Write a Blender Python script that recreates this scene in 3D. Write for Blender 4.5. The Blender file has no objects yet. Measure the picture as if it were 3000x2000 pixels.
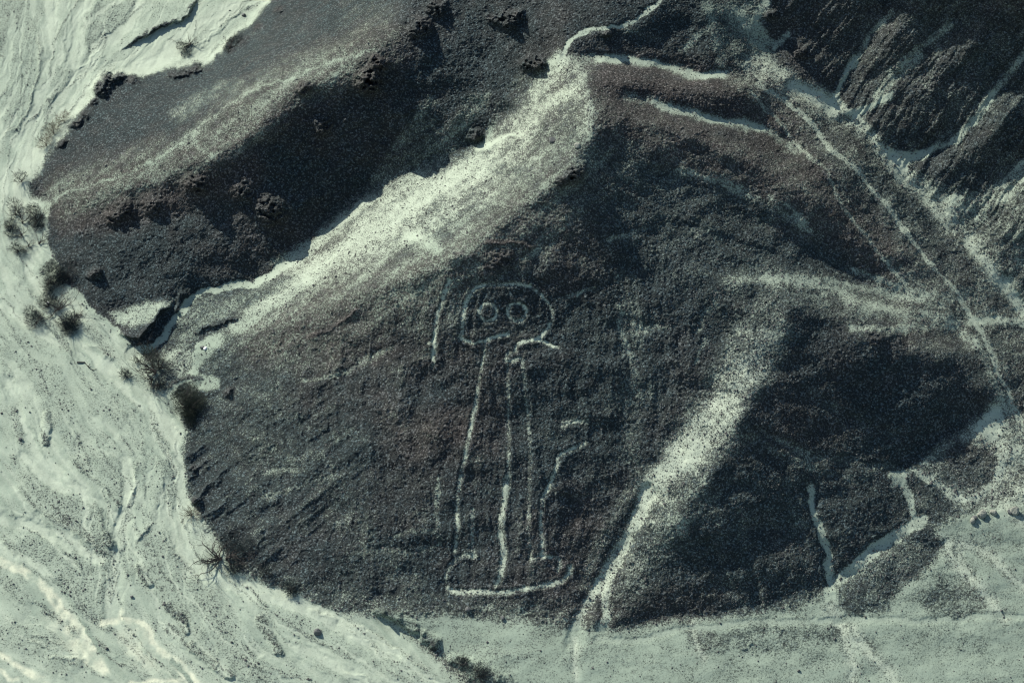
import bpy, math, random
import numpy as np
from mathutils import Vector

# ------------------------------------------------------------------ camera, world, sun, exposure
scene = bpy.context.scene
COL = scene.collection
TILT = math.radians(50.0)          # how far below the horizon the camera looks
DIST = 200.0
HF = math.tan(math.radians(14.7))  # half horizontal field of view
CAM = np.array([0.0, -DIST * math.cos(TILT), DIST * math.sin(TILT)])
cam_d = bpy.data.cameras.new("camera")
cam = bpy.data.objects.new("camera", cam_d)
COL.objects.link(cam)
cam.location = Vector(CAM)
cam.rotation_euler = (math.pi / 2 - TILT, 0, 0)
cam_d.sensor_width = 36.0
cam_d.lens = 18.0 / HF
cam_d.clip_start = 1.0
cam_d.clip_end = 20000.0
scene.camera = cam

SUN_EL = math.radians(33.0)
SUN_AZ = math.atan2(0.74, -0.67)   # direction towards the sun, measured from +x
sdir = Vector((math.cos(SUN_AZ) * math.cos(SUN_EL), math.sin(SUN_AZ) * math.cos(SUN_EL), math.sin(SUN_EL)))
world = bpy.data.worlds.new("World")
scene.world = world
world.use_nodes = True
wn = world.node_tree
bg = wn.nodes.get('Background') or wn.nodes.new('ShaderNodeBackground')
sky = wn.nodes.new('ShaderNodeTexSky')
sky.sky_type = 'NISHITA'
sky.sun_disc = False
sky.sun_elevation = SUN_EL
sky.sun_rotation = math.pi / 2 - SUN_AZ
sky.air_density = 1.3
sky.dust_density = 0.6
wn.links.new(sky.outputs[0], bg.inputs[0])
bg.inputs[1].default_value = 0.085
sun_d = bpy.data.lights.new("sun", 'SUN')
sun_d.energy = 4.6
sun_d.angle = math.radians(0.5)
sun_d.color = (1.0, 0.96, 0.86)
sun = bpy.data.objects.new("sun", sun_d)
COL.objects.link(sun)
sun.rotation_euler = sdir.to_track_quat('Z', 'Y').to_euler()
vs = scene.view_settings
vs.view_transform = 'Standard'
vs.look = 'None'
vs.gamma = 1.0
vs.exposure = 0.66
scene.cycles.filter_width = 1.15

# ------------------------------------------------------------------ survey frame: (u, v) marks on the ground
UW, UH = 2352.0, 1568.0
ct, st = math.cos(TILT), math.sin(TILT)


def ground(u, v):
    """survey marks -> point of the plane z = 0"""
    a = (np.asarray(u, float) - UW / 2) / (UW / 2) * HF
    b = (UH / 2 - np.asarray(v, float)) / (UW / 2) * HF
    dx, dy, dz = a, ct + b * st, -st + b * ct
    t = CAM[2] / -dz
    return CAM[0] + dx * t, CAM[1] + dy * t


def marks(X, Y):
    rx, ry, rz = X - CAM[0], Y - CAM[1], -CAM[2]
    f = ry * ct - rz * st
    up = ry * st + rz * ct
    f = np.maximum(f, 1e-3)
    return UW / 2 + rx / f / HF * UW / 2, UH / 2 - up / f / HF * UW / 2


# ------------------------------------------------------------------ noise
def _hash(ix, iy, seed):
    h = (ix.astype(np.int64) * 374761393 + iy.astype(np.int64) * 668265263 + seed * 974634777) & 0xffffffff
    h = ((h ^ (h >> 13)) * 1274126177) & 0xffffffff
    h = h ^ (h >> 16)
    return (h & 0xffff).astype(np.float32) / 65535.0


def vnoise(x, y, seed=0):
    x0 = np.floor(x); y0 = np.floor(y)
    fx = (x - x0).astype(np.float32); fy = (y - y0).astype(np.float32)
    fx = fx * fx * (3 - 2 * fx); fy = fy * fy * (3 - 2 * fy)
    ix = x0.astype(np.int64); iy = y0.astype(np.int64)
    a = _hash(ix, iy, seed); b = _hash(ix + 1, iy, seed)
    c = _hash(ix, iy + 1, seed); d = _hash(ix + 1, iy + 1, seed)
    return (a + (b - a) * fx) * (1 - fy) + (c + (d - c) * fx) * fy - 0.5     # -0.5..0.5


def fbm(x, y, seed=0, octv=3):
    s = 0; amp = 1.0
    for o in range(octv):
        s = s + amp * vnoise(x + 17.3 * o, y - 9.1 * o, seed + o)
        x, y = 2.06 * (x * .8 - y * .6), 2.06 * (x * .6 + y * .8)
        amp *= 0.55
    return s


def fbma(x, y, seed=0, octv=3):
    s = 0; amp = 1.0
    for o in range(octv):
        s = s + amp * vnoise(x * 2.03 ** o + 17.3 * o, y * 2.03 ** o - 9.1 * o, seed + o)
        amp *= 0.55
    return s


# ------------------------------------------------------------------ raster over the survey marks
U0, U1, V0, V1, ST = -450.0, 2802.0, -450.0, 2018.0, 2.0
NU, NV = int((U1 - U0) / ST) + 1, int((V1 - V0) / ST) + 1
uu = (U0 + ST * np.arange(NU)).astype(np.float32)
vv = (V0 + ST * np.arange(NV)).astype(np.float32)
UU, VV = np.meshgrid(uu, vv)
WU = UU + 10 * vnoise(UU / 45, VV / 45, 1) + 7 * vnoise(UU / 16, VV / 16, 2) + 4 * vnoise(UU / 6, VV / 6, 5)
WV = VV + 10 * vnoise(UU / 45, VV / 45, 3) + 7 * vnoise(UU / 16, VV / 16, 4) + 4 * vnoise(UU / 6, VV / 6, 6)


def window(pts, pad):
    xs = [p[0] for p in pts]; ys = [p[1] for p in pts]
    i0 = max(0, int((min(xs) - pad - U0) / ST)); i1 = min(NU, int((max(xs) + pad - U0) / ST) + 2)
    j0 = max(0, int((min(ys) - pad - V0) / ST)); j1 = min(NV, int((max(ys) + pad - V0) / ST) + 2)
    return slice(j0, j1), slice(i0, i1)


def seg_dist(pts, X, Y, signed=False):
    best = np.full(X.shape, 1e9, np.float32); sg = np.ones(X.shape, np.float32)
    par = np.zeros(X.shape, np.float32)
    n = len(pts) - 1
    for k in range(n):
        ax, ay = pts[k][:2]; bx, by = pts[k + 1][:2]
        dx, dy = bx - ax, by - ay
        L = dx * dx + dy * dy + 1e-9
        t = np.clip(((X - ax) * dx + (Y - ay) * dy) / L, 0, 1)
        ex = X - ax - t * dx; ey = Y - ay - t * dy
        d = ex * ex + ey * ey
        m = d < best
        best[m] = d[m]
        par[m] = (k + t[m]) / n
        if signed:
            c = dx * ey - dy * ex
            sg[m] = np.sign(c[m])
    best = np.sqrt(best)
    return best, sg, par


def smooth(t):
    t = np.clip(t, 0, 1)
    return t * t * (3 - 2 * t)


def stroke_mask(pts, w, f, warp=True, taper=False):
    """band of half width w with a soft edge f"""
    sl = window(pts, w + f + 14)
    X, Y = (WU[sl], WV[sl]) if warp else (UU[sl], VV[sl])
    d, _, par = seg_dist(pts, X, Y)
    if taper:
        d = d / np.clip(np.minimum(par, 1 - par) * 5 + 0.25, 0, 1)
    return sl, 1 - smooth((d - w) / max(f, .01))


def poly_mask(pts, f, warp=True):
    sl = window(pts, f + 14)
    X, Y = (WU[sl], WV[sl]) if warp else (UU[sl], VV[sl])
    cl = list(pts) + [pts[0]]
    d, _, _ = seg_dist(cl, X, Y)
    ins = np.zeros(X.shape, bool)
    for k in range(len(pts)):
        ax, ay = cl[k]; bx, by = cl[k + 1]
        if ay == by:
            continue
        c = ((ay > Y) != (by > Y)) & (X < (bx - ax) * (Y - ay) / (by - ay) + ax)
        ins ^= c
    sd = np.where(ins, d, -d)
    return sl, smooth(sd / max(f, .01) * .5 + .5)


def paint(F, mask, val, k=1.0):
    sl, m = mask
    F[sl] += (val - F[sl]) * m * k


def add(F, mask, amp):
    sl, m = mask
    F[sl] += m * amp


def blur(F, r, n=2):
    for _ in range(n):
        for ax in (0, 1):
            P = np.concatenate([np.repeat(np.take(F, [0], ax), r + 1, ax), F, np.repeat(np.take(F, [-1], ax), r, ax)], ax)
            c = np.cumsum(P, axis=ax, dtype=np.float64)
            m = F.shape[ax]
            F = ((np.take(c, range(2 * r + 1, 2 * r + 1 + m), ax) - np.take(c, range(0, m), ax)) / (2 * r + 1)).astype(np.float32)
    return F


# ------------------------------------------------------------------ big landform: height lines (u, v, metres)
RIVER = [(-450, -450), (800, -450), (720, -120), (620, 0), (562, 60), (512, 110), (485, 148), (460, 155), (445, 150), (400, 150),
         (365, 168), (335, 172), (302, 162), (262, 165), (228, 188), (216, 225), (190, 245), (165, 270), (150, 300), (115, 342),
         (85, 390), (58, 436), (66, 462), (115, 468), (110, 500), (108, 545), (125, 592), (150, 640), (160, 680), (200, 715), (250, 758),
         (285, 800), (330, 812), (342, 850), (400, 898), (420, 930), (430, 975), (425, 1060), (440, 1120), (455, 1165), (490, 1210), (520, 1260),
         (560, 1310), (620, 1340), (700, 1370), (800, 1402), (862, 1406), (900, 1424), (935, 1450), (965, 1475), (1005, 1505),
         (1060, 1542), (1100, 1572), (1250, 1700), (1400, 2018), (-450, 2018)]
LINES = [
    # foot of the hills on the river side
    [(485, 148, .2), (445, 150, .6), (365, 168, .6), (302, 162, .6), (228, 188, .5), (165, 270, .3), (85, 390, .2), (58, 436, 0), (115, 468, .3),
     (108, 545, .2), (150, 640, .2), (250, 758, 0), (300, 806, .1)],
    [(720, -120, 1.5), (620, 0, .5), (562, 60, .2), (512, 110, .2)],
    [(400, 898, 0), (430, 975, 0), (425, 1060, 0), (455, 1165, 0), (520, 1260, 0), (620, 1340, 0), (800, 1402, .1), (935, 1420, .5), (1100, 1405, .9),
     (1300, 1412, 1.1)],
    # crest of the hill on the left
    [(135, 478, 1.4), (230, 440, 3.9), (340, 412, 6.2), (450, 375, 8.8), (550, 335, 11), (610, 270, 12.6), (660, 215, 13.6), (760, 170, 14.6), (870, 125, 15.8),
     (930, 30, 16.8), (990, -80, 18), (1060, -250, 21), (1150, -450, 24)],
    [(110, 466, .9), (220, 425, 3.6), (330, 375, 6.1), (450, 300, 8.6), (600, 200, 11.8), (740, 150, 13.6), (860, 95, 16)],
    [(1150, 60, 17.4), (1115, 170, 15.2), (1065, 250, 12.7), (1015, 320, 10.5), (950, 372, 8.8)],
    # left valley
    [(300, 808, .2), (350, 790, .4), (400, 730, .9), (430, 695, 1.2), (480, 665, 1.6), (560, 655, 2.1), (640, 610, 3), (700, 560, 3.9), (780, 490, 5),
     (860, 430, 6.4), (960, 385, 8.1), (1090, 340, 10.2), (1180, 250, 14.2), (1240, 165, 17.6), (1290, 128, 20.4)],
    # main crest
    [(440, 835, 1), (520, 795, 3), (700, 725, 7), (850, 668, 11), (1000, 605, 15), (1080, 572, 16.2), (1160, 500, 17.8), (1250, 430, 19.5),
     (1320, 375, 21), (1350, 300, 21.9), (1345, 220, 21.8), (1325, 160, 21.1), (1290, 128, 20.4), (1300, 100, 20.6), (1400, 60, 20.8), (1520, 0, 20.4), (1600, -200, 23)],
    # gully right of the figure
    [(1325, 1440, .9), (1360, 1350, 1.6), (1410, 1240, 3.2), (1480, 1120, 5.8), (1560, 1000, 8.2), (1630, 900, 10.4), (1690, 790, 12.4)],
    [(1420, 1400, 1.3), (1470, 1300, 3.2), (1560, 1190, 6.2), (1640, 1080, 8.8), (1710, 950, 10.9), (1770, 830, 12.4), (1800, 750, 13)],
    [(1800, 750, 13), (1900, 758, 12.3), (2050, 790, 10.8), (2180, 815, 9.2), (2250, 880, 7.4), (2290, 930, 5.8)],
    [(1400, 1432, 1), (1640, 1414, 1.2), (1720, 1408, 1.3), (1800, 1388, 1.5), (1900, 1355, 2.1), (1960, 1300, 2.8), (2060, 1230, 3.5), (2110, 1190, 3.8), (2090, 1110, 4.2),
     (2060, 1075, 4.5), (2150, 1015, 4.8), (2240, 960, 5.2), (2290, 930, 5.6)],
    # spurs and rills running to the right
    [(1290, 128, 20.4), (1450, 140, 19.2), (1560, 165, 17.9), (1620, 175, 17.3), (1750, 172, 16.6), (1800, 190, 16)],
    [(1380, 215, 20.9), (1500, 240, 19.2), (1620, 270, 17.4), (1740, 300, 15.4), (1830, 340, 13.6)],
    [(1345, 180, 21.4), (1500, 190, 20.1), (1650, 218, 18.3), (1780, 245, 15.6)],
    [(1350, 275, 21.9), (1550, 300, 19.9), (1700, 365, 17.6), (1850, 445, 15.2), (1960, 530, 12.8), (2040, 605, 10.4)],
    [(1400, 390, 19.6), (1520, 405, 18.1), (1650, 455, 16.3), (1800, 540, 13.8), (1950, 630, 10.6), (2060, 690, 8.4)],
    [(1380, 500, 17.8), (1500, 560, 16.2), (1640, 640, 14.8), (1800, 670, 13.7), (1950, 700, 12), (2100, 740, 9.4), (2220, 790, 7)],
    # valley on the right and its side rills
    [(1620, -200, 23), (1650, 0, 19.6), (1740, 120, 16.6), (1800, 190, 16), (1900, 250, 14.2), (2040, 370, 11.7), (2120, 450, 10), (2210, 560, 8.2),
     (2290, 640, 7), (2352, 710, 6), (2450, 820, 4.4), (2600, 950, 2.4)],
    [(1905, 245, 14.2), (1950, 170, 15.2), (1990, 110, 17), (2060, 0, 20.6), (2110, -120, 25)],
    [(1920, 250, 14), (2000, 232, 14.8), (2060, 170, 16.2), (2150, 100, 19), (2260, 0, 23), (2330, -100, 27)],
    [(2050, 370, 11), (2150, 340, 12.4), (2230, 285, 14.4), (2290, 210, 17.2), (2352, 125, 20.4), (2450, 20, 25)],
    [(2230, 530, 8.4), (2270, 450, 10.6), (2352, 375, 13.2), (2480, 270, 17)],
    [(1770, 90, 16.8), (1850, 60, 17.5), (1900, -10, 19.8), (1960, -120, 25)],
    [(1950, 212, 14.4), (2020, 130, 17.4), (2110, 0, 22.4), (2200, -120, 28)],
    [(2010, 310, 12.8), (2070, 230, 15.1), (2180, 130, 18.9), (2300, 10, 24.2), (2380, -90, 30)],
    [(2130, 420, 10.8), (2230, 350, 13.6), (2352, 240, 18), (2500, 110, 25)],
    [(2290, 560, 9), (2352, 480, 11.4), (2500, 370, 16)],
    # gentle plain, lower right
    [(2352, 900, 4.8), (2352, 1100, 3.8), (2352, 1300, 2.6), (2352, 1568, 1.2), (2352, 2018, 0)],
    [(1320, 1470, .8), (1600, 1500, 1), (1900, 1450, 1.4), (2150, 1380, 2)],
    [(1110, 1572, .6), (1500, 1568, .6), (1900, 1568, .9), (2200, 1568, 1.1)],
    [(-450, -450, 0), (700, -450, 0)], [(1150, -450, 25), (1600, -450, 30), (2000, -450, 40), (2802, -450, 44)],
    [(2802, -450, 44), (2802, 100, 34), (2802, 500, 16), (2802, 900, 4), (2802, 2018, 0)], [(-450, 2018, 0), (2802, 2018, 0)],
]


def solve_height():
    lo = None
    for cs in (48.0, 24.0, 12.0):
        nu, nv = int((U1 - U0) / cs) + 1, int((V1 - V0) / cs) + 1
        A = np.zeros((nv, nu), np.float64); W = np.zeros((nv, nu), np.float64)
        gu, gv = np.meshgrid(U0 + cs * np.arange(nu), V0 + cs * np.arange(nv))
        for L in LINES:
            for k in range(len(L) - 1):
                a = np.array(L[k], float); b = np.array(L[k + 1], float)
                n = max(2, int(np.hypot(*(b - a)[:2]) / cs * 2))
                for t in np.linspace(0, 1, n):
                    p = a + (b - a) * t
                    i = int(round((p[0] - U0) / cs)); j = int(round((p[1] - V0) / cs))
                    if 0 <= i < nu and 0 <= j < nv:
                        A[j, i] += p[2]; W[j, i] += 1
        ii = np.clip(((gu - U0) / ST).astype(int), 0, NU - 1); jj = np.clip(((gv - V0) / ST).astype(int), 0, NV - 1)
        R = RIVM[jj, ii] > .8
        fix = (W > 0) | R
        val = np.where(W > 0, A / np.maximum(W, 1), 0)
        val[R] = 0
        if lo is None:
            H = np.full((nv, nu), 8.0)
        else:
            y = np.clip(np.arange(nv) * cs / (cs * 2), 0, lo.shape[0] - 1.001); x = np.clip(np.arange(nu) * cs / (cs * 2), 0, lo.shape[1] - 1.001)
            H = bil(lo, *np.meshgrid(x, y))
        H[fix] = val[fix]
        for _ in range(500):
            P = np.pad(H, 1, mode='edge')
            N = (P[:-2, 1:-1] + P[2:, 1:-1] + P[1:-1, :-2] + P[1:-1, 2:]) * .25
            H = H + 1.0 * (N - H)
            H[fix] = val[fix]
        lo = H
    x = np.clip((UU - U0) / 12.0, 0, lo.shape[1] - 1.001); y = np.clip((VV - V0) / 12.0, 0, lo.shape[0] - 1.001)
    return bil(lo, x, y).astype(np.float32)


def bil(A, x, y):
    x0 = np.floor(x).astype(int); y0 = np.floor(y).astype(int)
    x1 = np.minimum(x0 + 1, A.shape[1] - 1); y1 = np.minimum(y0 + 1, A.shape[0] - 1)
    fx = x - x0; fy = y - y0
    return (A[y0, x0] * (1 - fx) + A[y0, x1] * fx) * (1 - fy) + (A[y1, x0] * (1 - fx) + A[y1, x1] * fx) * fy


RIVM = np.zeros((NV, NU), np.float32)
paint(RIVM, poly_mask(RIVER, 7), 1)
H = solve_height()
H = blur(H, 5, 3)
HILL = blur(1 - RIVM, 6, 2)            # 0 on the river bed, 1 on the slopes

# plain at the lower right
PLAIN = np.zeros((NV, NU), np.float32)
paint(PLAIN, poly_mask([(862, 1404), (950, 1408), (1030, 1398), (1150, 1404), (1290, 1425), (1400, 1442), (1560, 1425), (1640, 1414), (1720, 1408), (1800, 1388), (1890, 1358),
                        (1930, 1345), (1990, 1350), (2040, 1370), (2080, 1340), (2150, 1290), (2170, 1250), (2140, 1215), (2200, 1180), (2352, 1150), (2802, 1100), (2802, 2018), (1400, 2018), (1100, 1568)], 24), 1)
WX = UU + 34 * vnoise(UU / 110, VV / 90, 23) + 16 * vnoise(UU / 40, VV / 50, 24)
ALONG = fbma(WX / 15, VV / 100, 21, 3) * .55 + fbma(WX / 40, VV / 240, 22, 2) * .5        # down the figure's slope
FIGS = np.zeros((NV, NU), np.float32)
paint(FIGS, poly_mask([(560, 900), (900, 700), (1100, 600), (1500, 520), (1650, 700), (1560, 950), (1400, 1200), (1320, 1380), (800, 1380), (600, 1250)], 60), 1)
cs45, sn45 = math.cos(math.radians(-38)), math.sin(math.radians(-38))
RA, RB = UU * cs45 + VV * sn45, -UU * sn45 + VV * cs45
DIAG = fbma(RA / 140, RB / 14, 31, 2)
LEFTS = np.zeros((NV, NU), np.float32)
paint(LEFTS, poly_mask([(430, 980), (560, 880), (760, 860), (840, 1050), (760, 1250), (600, 1330), (460, 1170)], 60), 1)
RIGHTS = np.zeros((NV, NU), np.float32)
paint(RIGHTS, poly_mask([(1780, 0), (2802, -400), (2802, 500), (2300, 560), (2080, 400), (1900, 220)], 30), 1)
WY = VV + 40 * vnoise(UU / 120, VV / 100, 35) + 14 * vnoise(UU / 35, VV / 35, 36)
DIAG2 = fbma((UU * math.cos(-.95) + WY * math.sin(-.95)) / 110, (-UU * math.sin(-.95) + WY * math.cos(-.95)) / 15, 33, 3)
H += FIGS * ALONG * .22
H += LEFTS * DIAG * .15
H += RIGHTS * DIAG2 * .26
DARKS = np.zeros((NV, NU), np.float32)
paint(DARKS, poly_mask([(140, 500), (340, 430), (560, 350), (660, 225), (880, 140), (960, 0), (1300, 0), (1280, 120), (1180, 240), (1060, 330), (840, 430), (620, 610), (420, 680), (200, 700)], 40), 1)
H += HILL * (1 - PLAIN) * (fbm(UU / 150, VV / 120, 41, 3) * .7 + fbm(UU / 34, VV / 28, 42, 3) * .11)
rg = 1 - np.abs(fbm(UU / 48, VV / 70, 44, 3)) * 2.4
H += DARKS * rg * .12
H += PLAIN * fbm(UU / 120, VV / 60, 45, 3) * .22
H += RIVM * (fbm((UU + VV * .3) / 50, VV / 90, 46, 3) * .10)

# ------------------------------------------------------------------ surface fields
C = 0.93 + 0 * UU                       # how much dark gravel covers the pale sand
S = (.62 * (1 - RIVM)).astype(np.float32)      # grey-green silt instead of pale sand
W_ = np.zeros((NV, NU), np.float32)     # cream crust left by dried water
B = np.clip(.18 + fbm(UU / 260, VV / 200, 51, 3) * 1.1, 0, 1)   # brown rather than grey-green gravel
C += (fbm(UU / 90, VV / 80, 52, 3)) * .08
C += (.99 - C) * DARKS * .8  # shade on the left hill's slope, deepened in the colour
C -= FIGS * np.clip(ALONG - .05, 0, 1) * .30
C -= LEFTS * np.clip(DIAG, 0, 1) * .28
C -= RIGHTS * (np.clip(DIAG2 - .1, 0, 1) * .15 + .04)


def st_(val, w, f, pts, k=1.0, dig=0.0, silt=None):
    m = stroke_mask(pts, w, f)
    paint(C, m, val, k)
    if silt is not None:
        paint(S, m, silt, k)
    if dig:
        add(H, stroke_mask(pts, w, f + 8), -dig)


def po_(val, f, pts, k=1.0, silt=None):
    m = poly_mask(pts, f)
    paint(C, m, val, k)
    if silt is not None:
        paint(S, m, silt, k)


po_(.97, 30, [(120, 430), (100, 370), (170, 290), (240, 220), (330, 190), (430, 200), (440, 260), (400, 310), (300, 370), (200, 410)], .9)
paint(B, poly_mask([(120, 430), (100, 370), (170, 290), (240, 220), (330, 190), (480, 180), (560, 120), (600, 80), (560, 180), (440, 260), (400, 310), (300, 370), (200, 410)], 40), .15, .7)
paint(B, poly_mask([(430, 1000), (500, 900), (600, 950), (640, 1150), (560, 1300), (460, 1150)], 60), .1, .7)
# lighter, browner crests
st_(.52, 22, 60, [(150, 450), (300, 400), (470, 345), (560, 295), (640, 210), (760, 160), (870, 105)], .85, 0, .9)
st_(.72, 20, 50, [(870, 110), (850, 50), (820, 40)], .6)
for pts in ([(150, 460), (450, 370), (600, 250), (860, 120)], [(1400, 250), (1600, 330), (1850, 420), (2040, 600)],
            [(1420, 170), (1650, 210), (1780, 240)], [(600, 780), (860, 690), (1060, 600), (1200, 520)]):
    paint(B, stroke_mask(pts, 20, 90), 1.0, .9)
paint(B, stroke_mask([(180, 490), (260, 480), (400, 450), (560, 390)], 22, 50), .9, .9)
paint(B, stroke_mask([(1900, 0), (2352, 300), (2352, 560)], 150, 80), .3, .6)
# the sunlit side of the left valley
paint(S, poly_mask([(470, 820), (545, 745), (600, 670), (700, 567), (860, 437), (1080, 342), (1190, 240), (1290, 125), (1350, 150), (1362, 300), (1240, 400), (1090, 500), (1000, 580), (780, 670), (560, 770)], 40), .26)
paint(S, stroke_mask([(1730, 800), (1665, 930), (1560, 1060), (1490, 1130), (1425, 1260), (1345, 1385), (1320, 1475)], 30, 40), .15)
st_(.58, 40, 95, [(500, 850), (700, 765), (880, 690), (1040, 610), (1180, 530), (1270, 450), (1310, 380)], .9, 0, .85)
st_(.80, 40, 70, [(560, 880), (480, 930), (520, 1000), (600, 980)], .8)
st_(.80, 30, 60, [(1380, 290), (1550, 330), (1720, 400), (1880, 480)], .6)
st_(.84, 60, 90, [(1450, 480), (1600, 560), (1700, 640)], .7)
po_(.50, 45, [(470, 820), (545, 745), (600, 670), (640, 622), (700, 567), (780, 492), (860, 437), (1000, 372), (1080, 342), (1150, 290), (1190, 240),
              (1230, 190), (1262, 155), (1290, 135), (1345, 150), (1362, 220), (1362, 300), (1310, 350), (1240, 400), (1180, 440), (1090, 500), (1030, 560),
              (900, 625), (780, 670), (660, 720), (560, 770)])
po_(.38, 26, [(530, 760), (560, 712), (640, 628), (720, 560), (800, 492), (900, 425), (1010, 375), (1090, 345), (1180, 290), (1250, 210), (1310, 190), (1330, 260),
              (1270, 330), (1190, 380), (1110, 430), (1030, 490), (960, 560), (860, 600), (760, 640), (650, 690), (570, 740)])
st_(.12, 8, 22, [(545, 750), (620, 690), (720, 620), (820, 560), (930, 480), (1020, 420), (1100, 370)], .8)
st_(.15, 6, 20, [(640, 612), (700, 575), (790, 505), (880, 440), (960, 400)], .8)
st_(.10, 5, 18, [(940, 540), (985, 560), (1005, 575)], .9)
po_(.55, 24, [(1225, 200), (1265, 158), (1340, 150), (1358, 300), (1290, 350), (1200, 380), (1140, 430), (1190, 360), (1260, 290), (1240, 250)], .9)
st_(.25, 6, 20, [(1190, 300), (1235, 250), (1265, 228), (1320, 215)], .8)
st_(.6, 10, 20, [(1260, 260), (1270, 300), (1250, 320)], .6)
po_(.0, 6, [(1082, 338), (1110, 325), (1160, 308), (1195, 300), (1160, 322), (1120, 340), (1095, 345)])
po_(.15, 8, [(1112, 320), (1122, 285), (1140, 270), (1145, 285), (1128, 310)], 1, .9)
st_(.72, 12, 20, [(1190, 190), (1170, 235), (1140, 270)], .7)
# grey spur in the valley mouth
po_(.62, 12, [(430, 702), (470, 678), (560, 668), (640, 642), (672, 640), (610, 680), (556, 712), (547, 735), (500, 745), (455, 770), (415, 792), (392, 778), (402, 742)], 1, .8)
po_(.40, 14, [(330, 830), (380, 795), (440, 800), (436, 860), (400, 890), (352, 870)], 1, .5)
st_(.02, 6, 5, [(300, 812), (345, 798), (382, 768), (400, 735), (432, 696), (470, 669), (520, 661), (580, 652), (622, 630), (660, 606)], 1, .15)
po_(.22, 10, [(245, 714), (322, 702), (332, 690), (402, 692), (392, 708), (345, 742), (302, 756), (268, 742)])
st_(.03, 9, 8, [(150, 668), (198, 706), (248, 750), (292, 806), (330, 846)])
st_(.05, 6, 6, [(455, 795), (448, 832), (442, 865), (412, 880), (394, 900)])
st_(.08, 9, 12, [(455, 880), (490, 880)])
st_(.10, 8, 14, [(500, 780), (470, 800), (452, 830)])
# pale lines on the left hill
L1 = [(98, 468), (150, 446), (220, 426), (300, 396), (400, 340), (448, 300), (465, 280), (520, 240), (600, 202), (700, 166), (790, 136), (860, 112)]
st_(.55, 3, 16, L1, .8)
st_(.30, 1.0, 4, L1, .8)
st_(.35, 2, 8, [(447, 300), (450, 322), (465, 345), (492, 362)], .7)
st_(.55, 3, 16, [(350, 395), (420, 350), (520, 300)], .5)
st_(.55, 8, 26, [(405, 260), (470, 225), (540, 200)], .7)
st_(.62, 6, 16, [(1115, 225), (1062, 280), (1010, 335), (955, 372)], .9)
st_(.55, 14, 26, [(1085, 240), (1050, 300), (1020, 350)], .6)
st_(.62, 6, 18, [(990, 235), (935, 310), (880, 395), (860, 440)], .9)
st_(.60, 12, 30, [(1000, 300), (930, 370), (880, 420)], .8)
# top path and the saddle
st_(.35, 10, 22, [(1290, 135), (1275, 150), (1235, 205)], .8)
st_(.05, 4, 8, [(1305, 133), (1285, 133), (1262, 146)])
st_(.35, 5, 9, [(1325, 150), (1348, 190), (1356, 250), (1352, 318)], .8)
st_(.6, 3, 10, [(1430, 62), (1470, 78), (1520, 92)], .6)
# rills to the right
RA_ = [(1300, 133), (1370, 135), (1450, 140), (1520, 150), (1570, 165), (1612, 178), (1650, 172), (1740, 172)]
st_(.35, 4, 14, RA_, .9, .25)
st_(.05, 2.5, 9, RA_[1:], .85)
po_(.02, 5, [(1600, 174), (1640, 166), (1700, 165), (1745, 170), (1740, 180), (1660, 180), (1620, 182)])
RB_ = [(1440, 222), (1500, 233), (1562, 250), (1640, 272), (1700, 283), (1750, 296)]
st_(.4, 4, 14, RB_ + [(1790, 320), (1840, 350)], .8, .2)
st_(.08, 2.5, 9, RB_[1:], .85)
st_(.42, 2, 10, [(1560, 392), (1640, 412), (1740, 452), (1800, 488), (1860, 530)], .8)
st_(.6, 4, 14, [(1640, 410), (1730, 450), (1790, 480), (1840, 520)], .6)
st_(.3, 2.5, 7, [(1770, 450), (1810, 470), (1850, 515)], .6)
po_(.55, 20, [(1598, 0), (1760, -60), (1760, 20), (1745, 60), (1790, 130), (1850, 190), (1800, 200), (1700, 160), (1630, 80)], .9, .9)
st_(.28, 4, 14, [(1625, 0), (1640, 60), (1655, 150)], .7)
st_(.25, 3, 10, [(1630, 65), (1600, 90), (1570, 118)], .8)
st_(.22, 6, 16, [(1675, 20), (1720, 50), (1740, 100), (1760, 150), (1790, 180)], .8)
st_(.15, 5, 12, [(1760, 0), (1740, 25), (1735, 50), (1750, 80)], .8)
st_(.15, 4, 8, [(1755, 95), (1780, 108), (1800, 88), (1808, 80)], .8)
V4 = [(1735, 155), (1790, 180), (1820, 200), (1855, 215), (1905, 246), (1950, 288), (2000, 330), (2040, 372), (2080, 420), (2130, 465), (2190, 525), (2250, 582), (2300, 640),
      (2352, 712), (2450, 820)]
st_(.62, 26, 40, [(p[0] - 22, p[1] + 18) for p in V4], .8, 0, .4)
st_(.30, 18, 20, V4, .9, 0, .3)
st_(.04, 9, 9, V4[2:], .95, .2)
po_(.05, 8, [(1905, 240), (1930, 262), (2000, 240), (2020, 222), (2060, 210), (2050, 228), (1990, 262), (1950, 290), (1925, 270)])
po_(.03, 8, [(2020, 345), (2060, 352), (2110, 345), (2150, 336), (2180, 335), (2140, 352), (2090, 375), (2080, 420), (2060, 415), (2040, 390)])
po_(.36, 22, [(2070, 400), (2120, 400), (2180, 440), (2240, 440), (2250, 500), (2210, 560), (2140, 480)], .9)
po_(.08, 12, [(2150, 455), (2190, 450), (2200, 500), (2185, 520)])
st_(.05, 3, 6, [(1908, 242), (1920, 218), (1938, 188), (1952, 160), (1968, 130)], .9)
st_(.35, 2, 10, [(1968, 130), (1990, 90), (2050, 30)], .8)
st_(.30, 7, 14, [(2020, 215), (2045, 185), (2075, 155), (2110, 125)], .8)
st_(.45, 2.5, 12, [(2050, 160), (2105, 110), (2150, 85), (2180, 60)], .8)
st_(.08, 3.5, 7, [(2100, 352), (2170, 333), (2200, 312), (2240, 275), (2280, 220)], .95)
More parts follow.
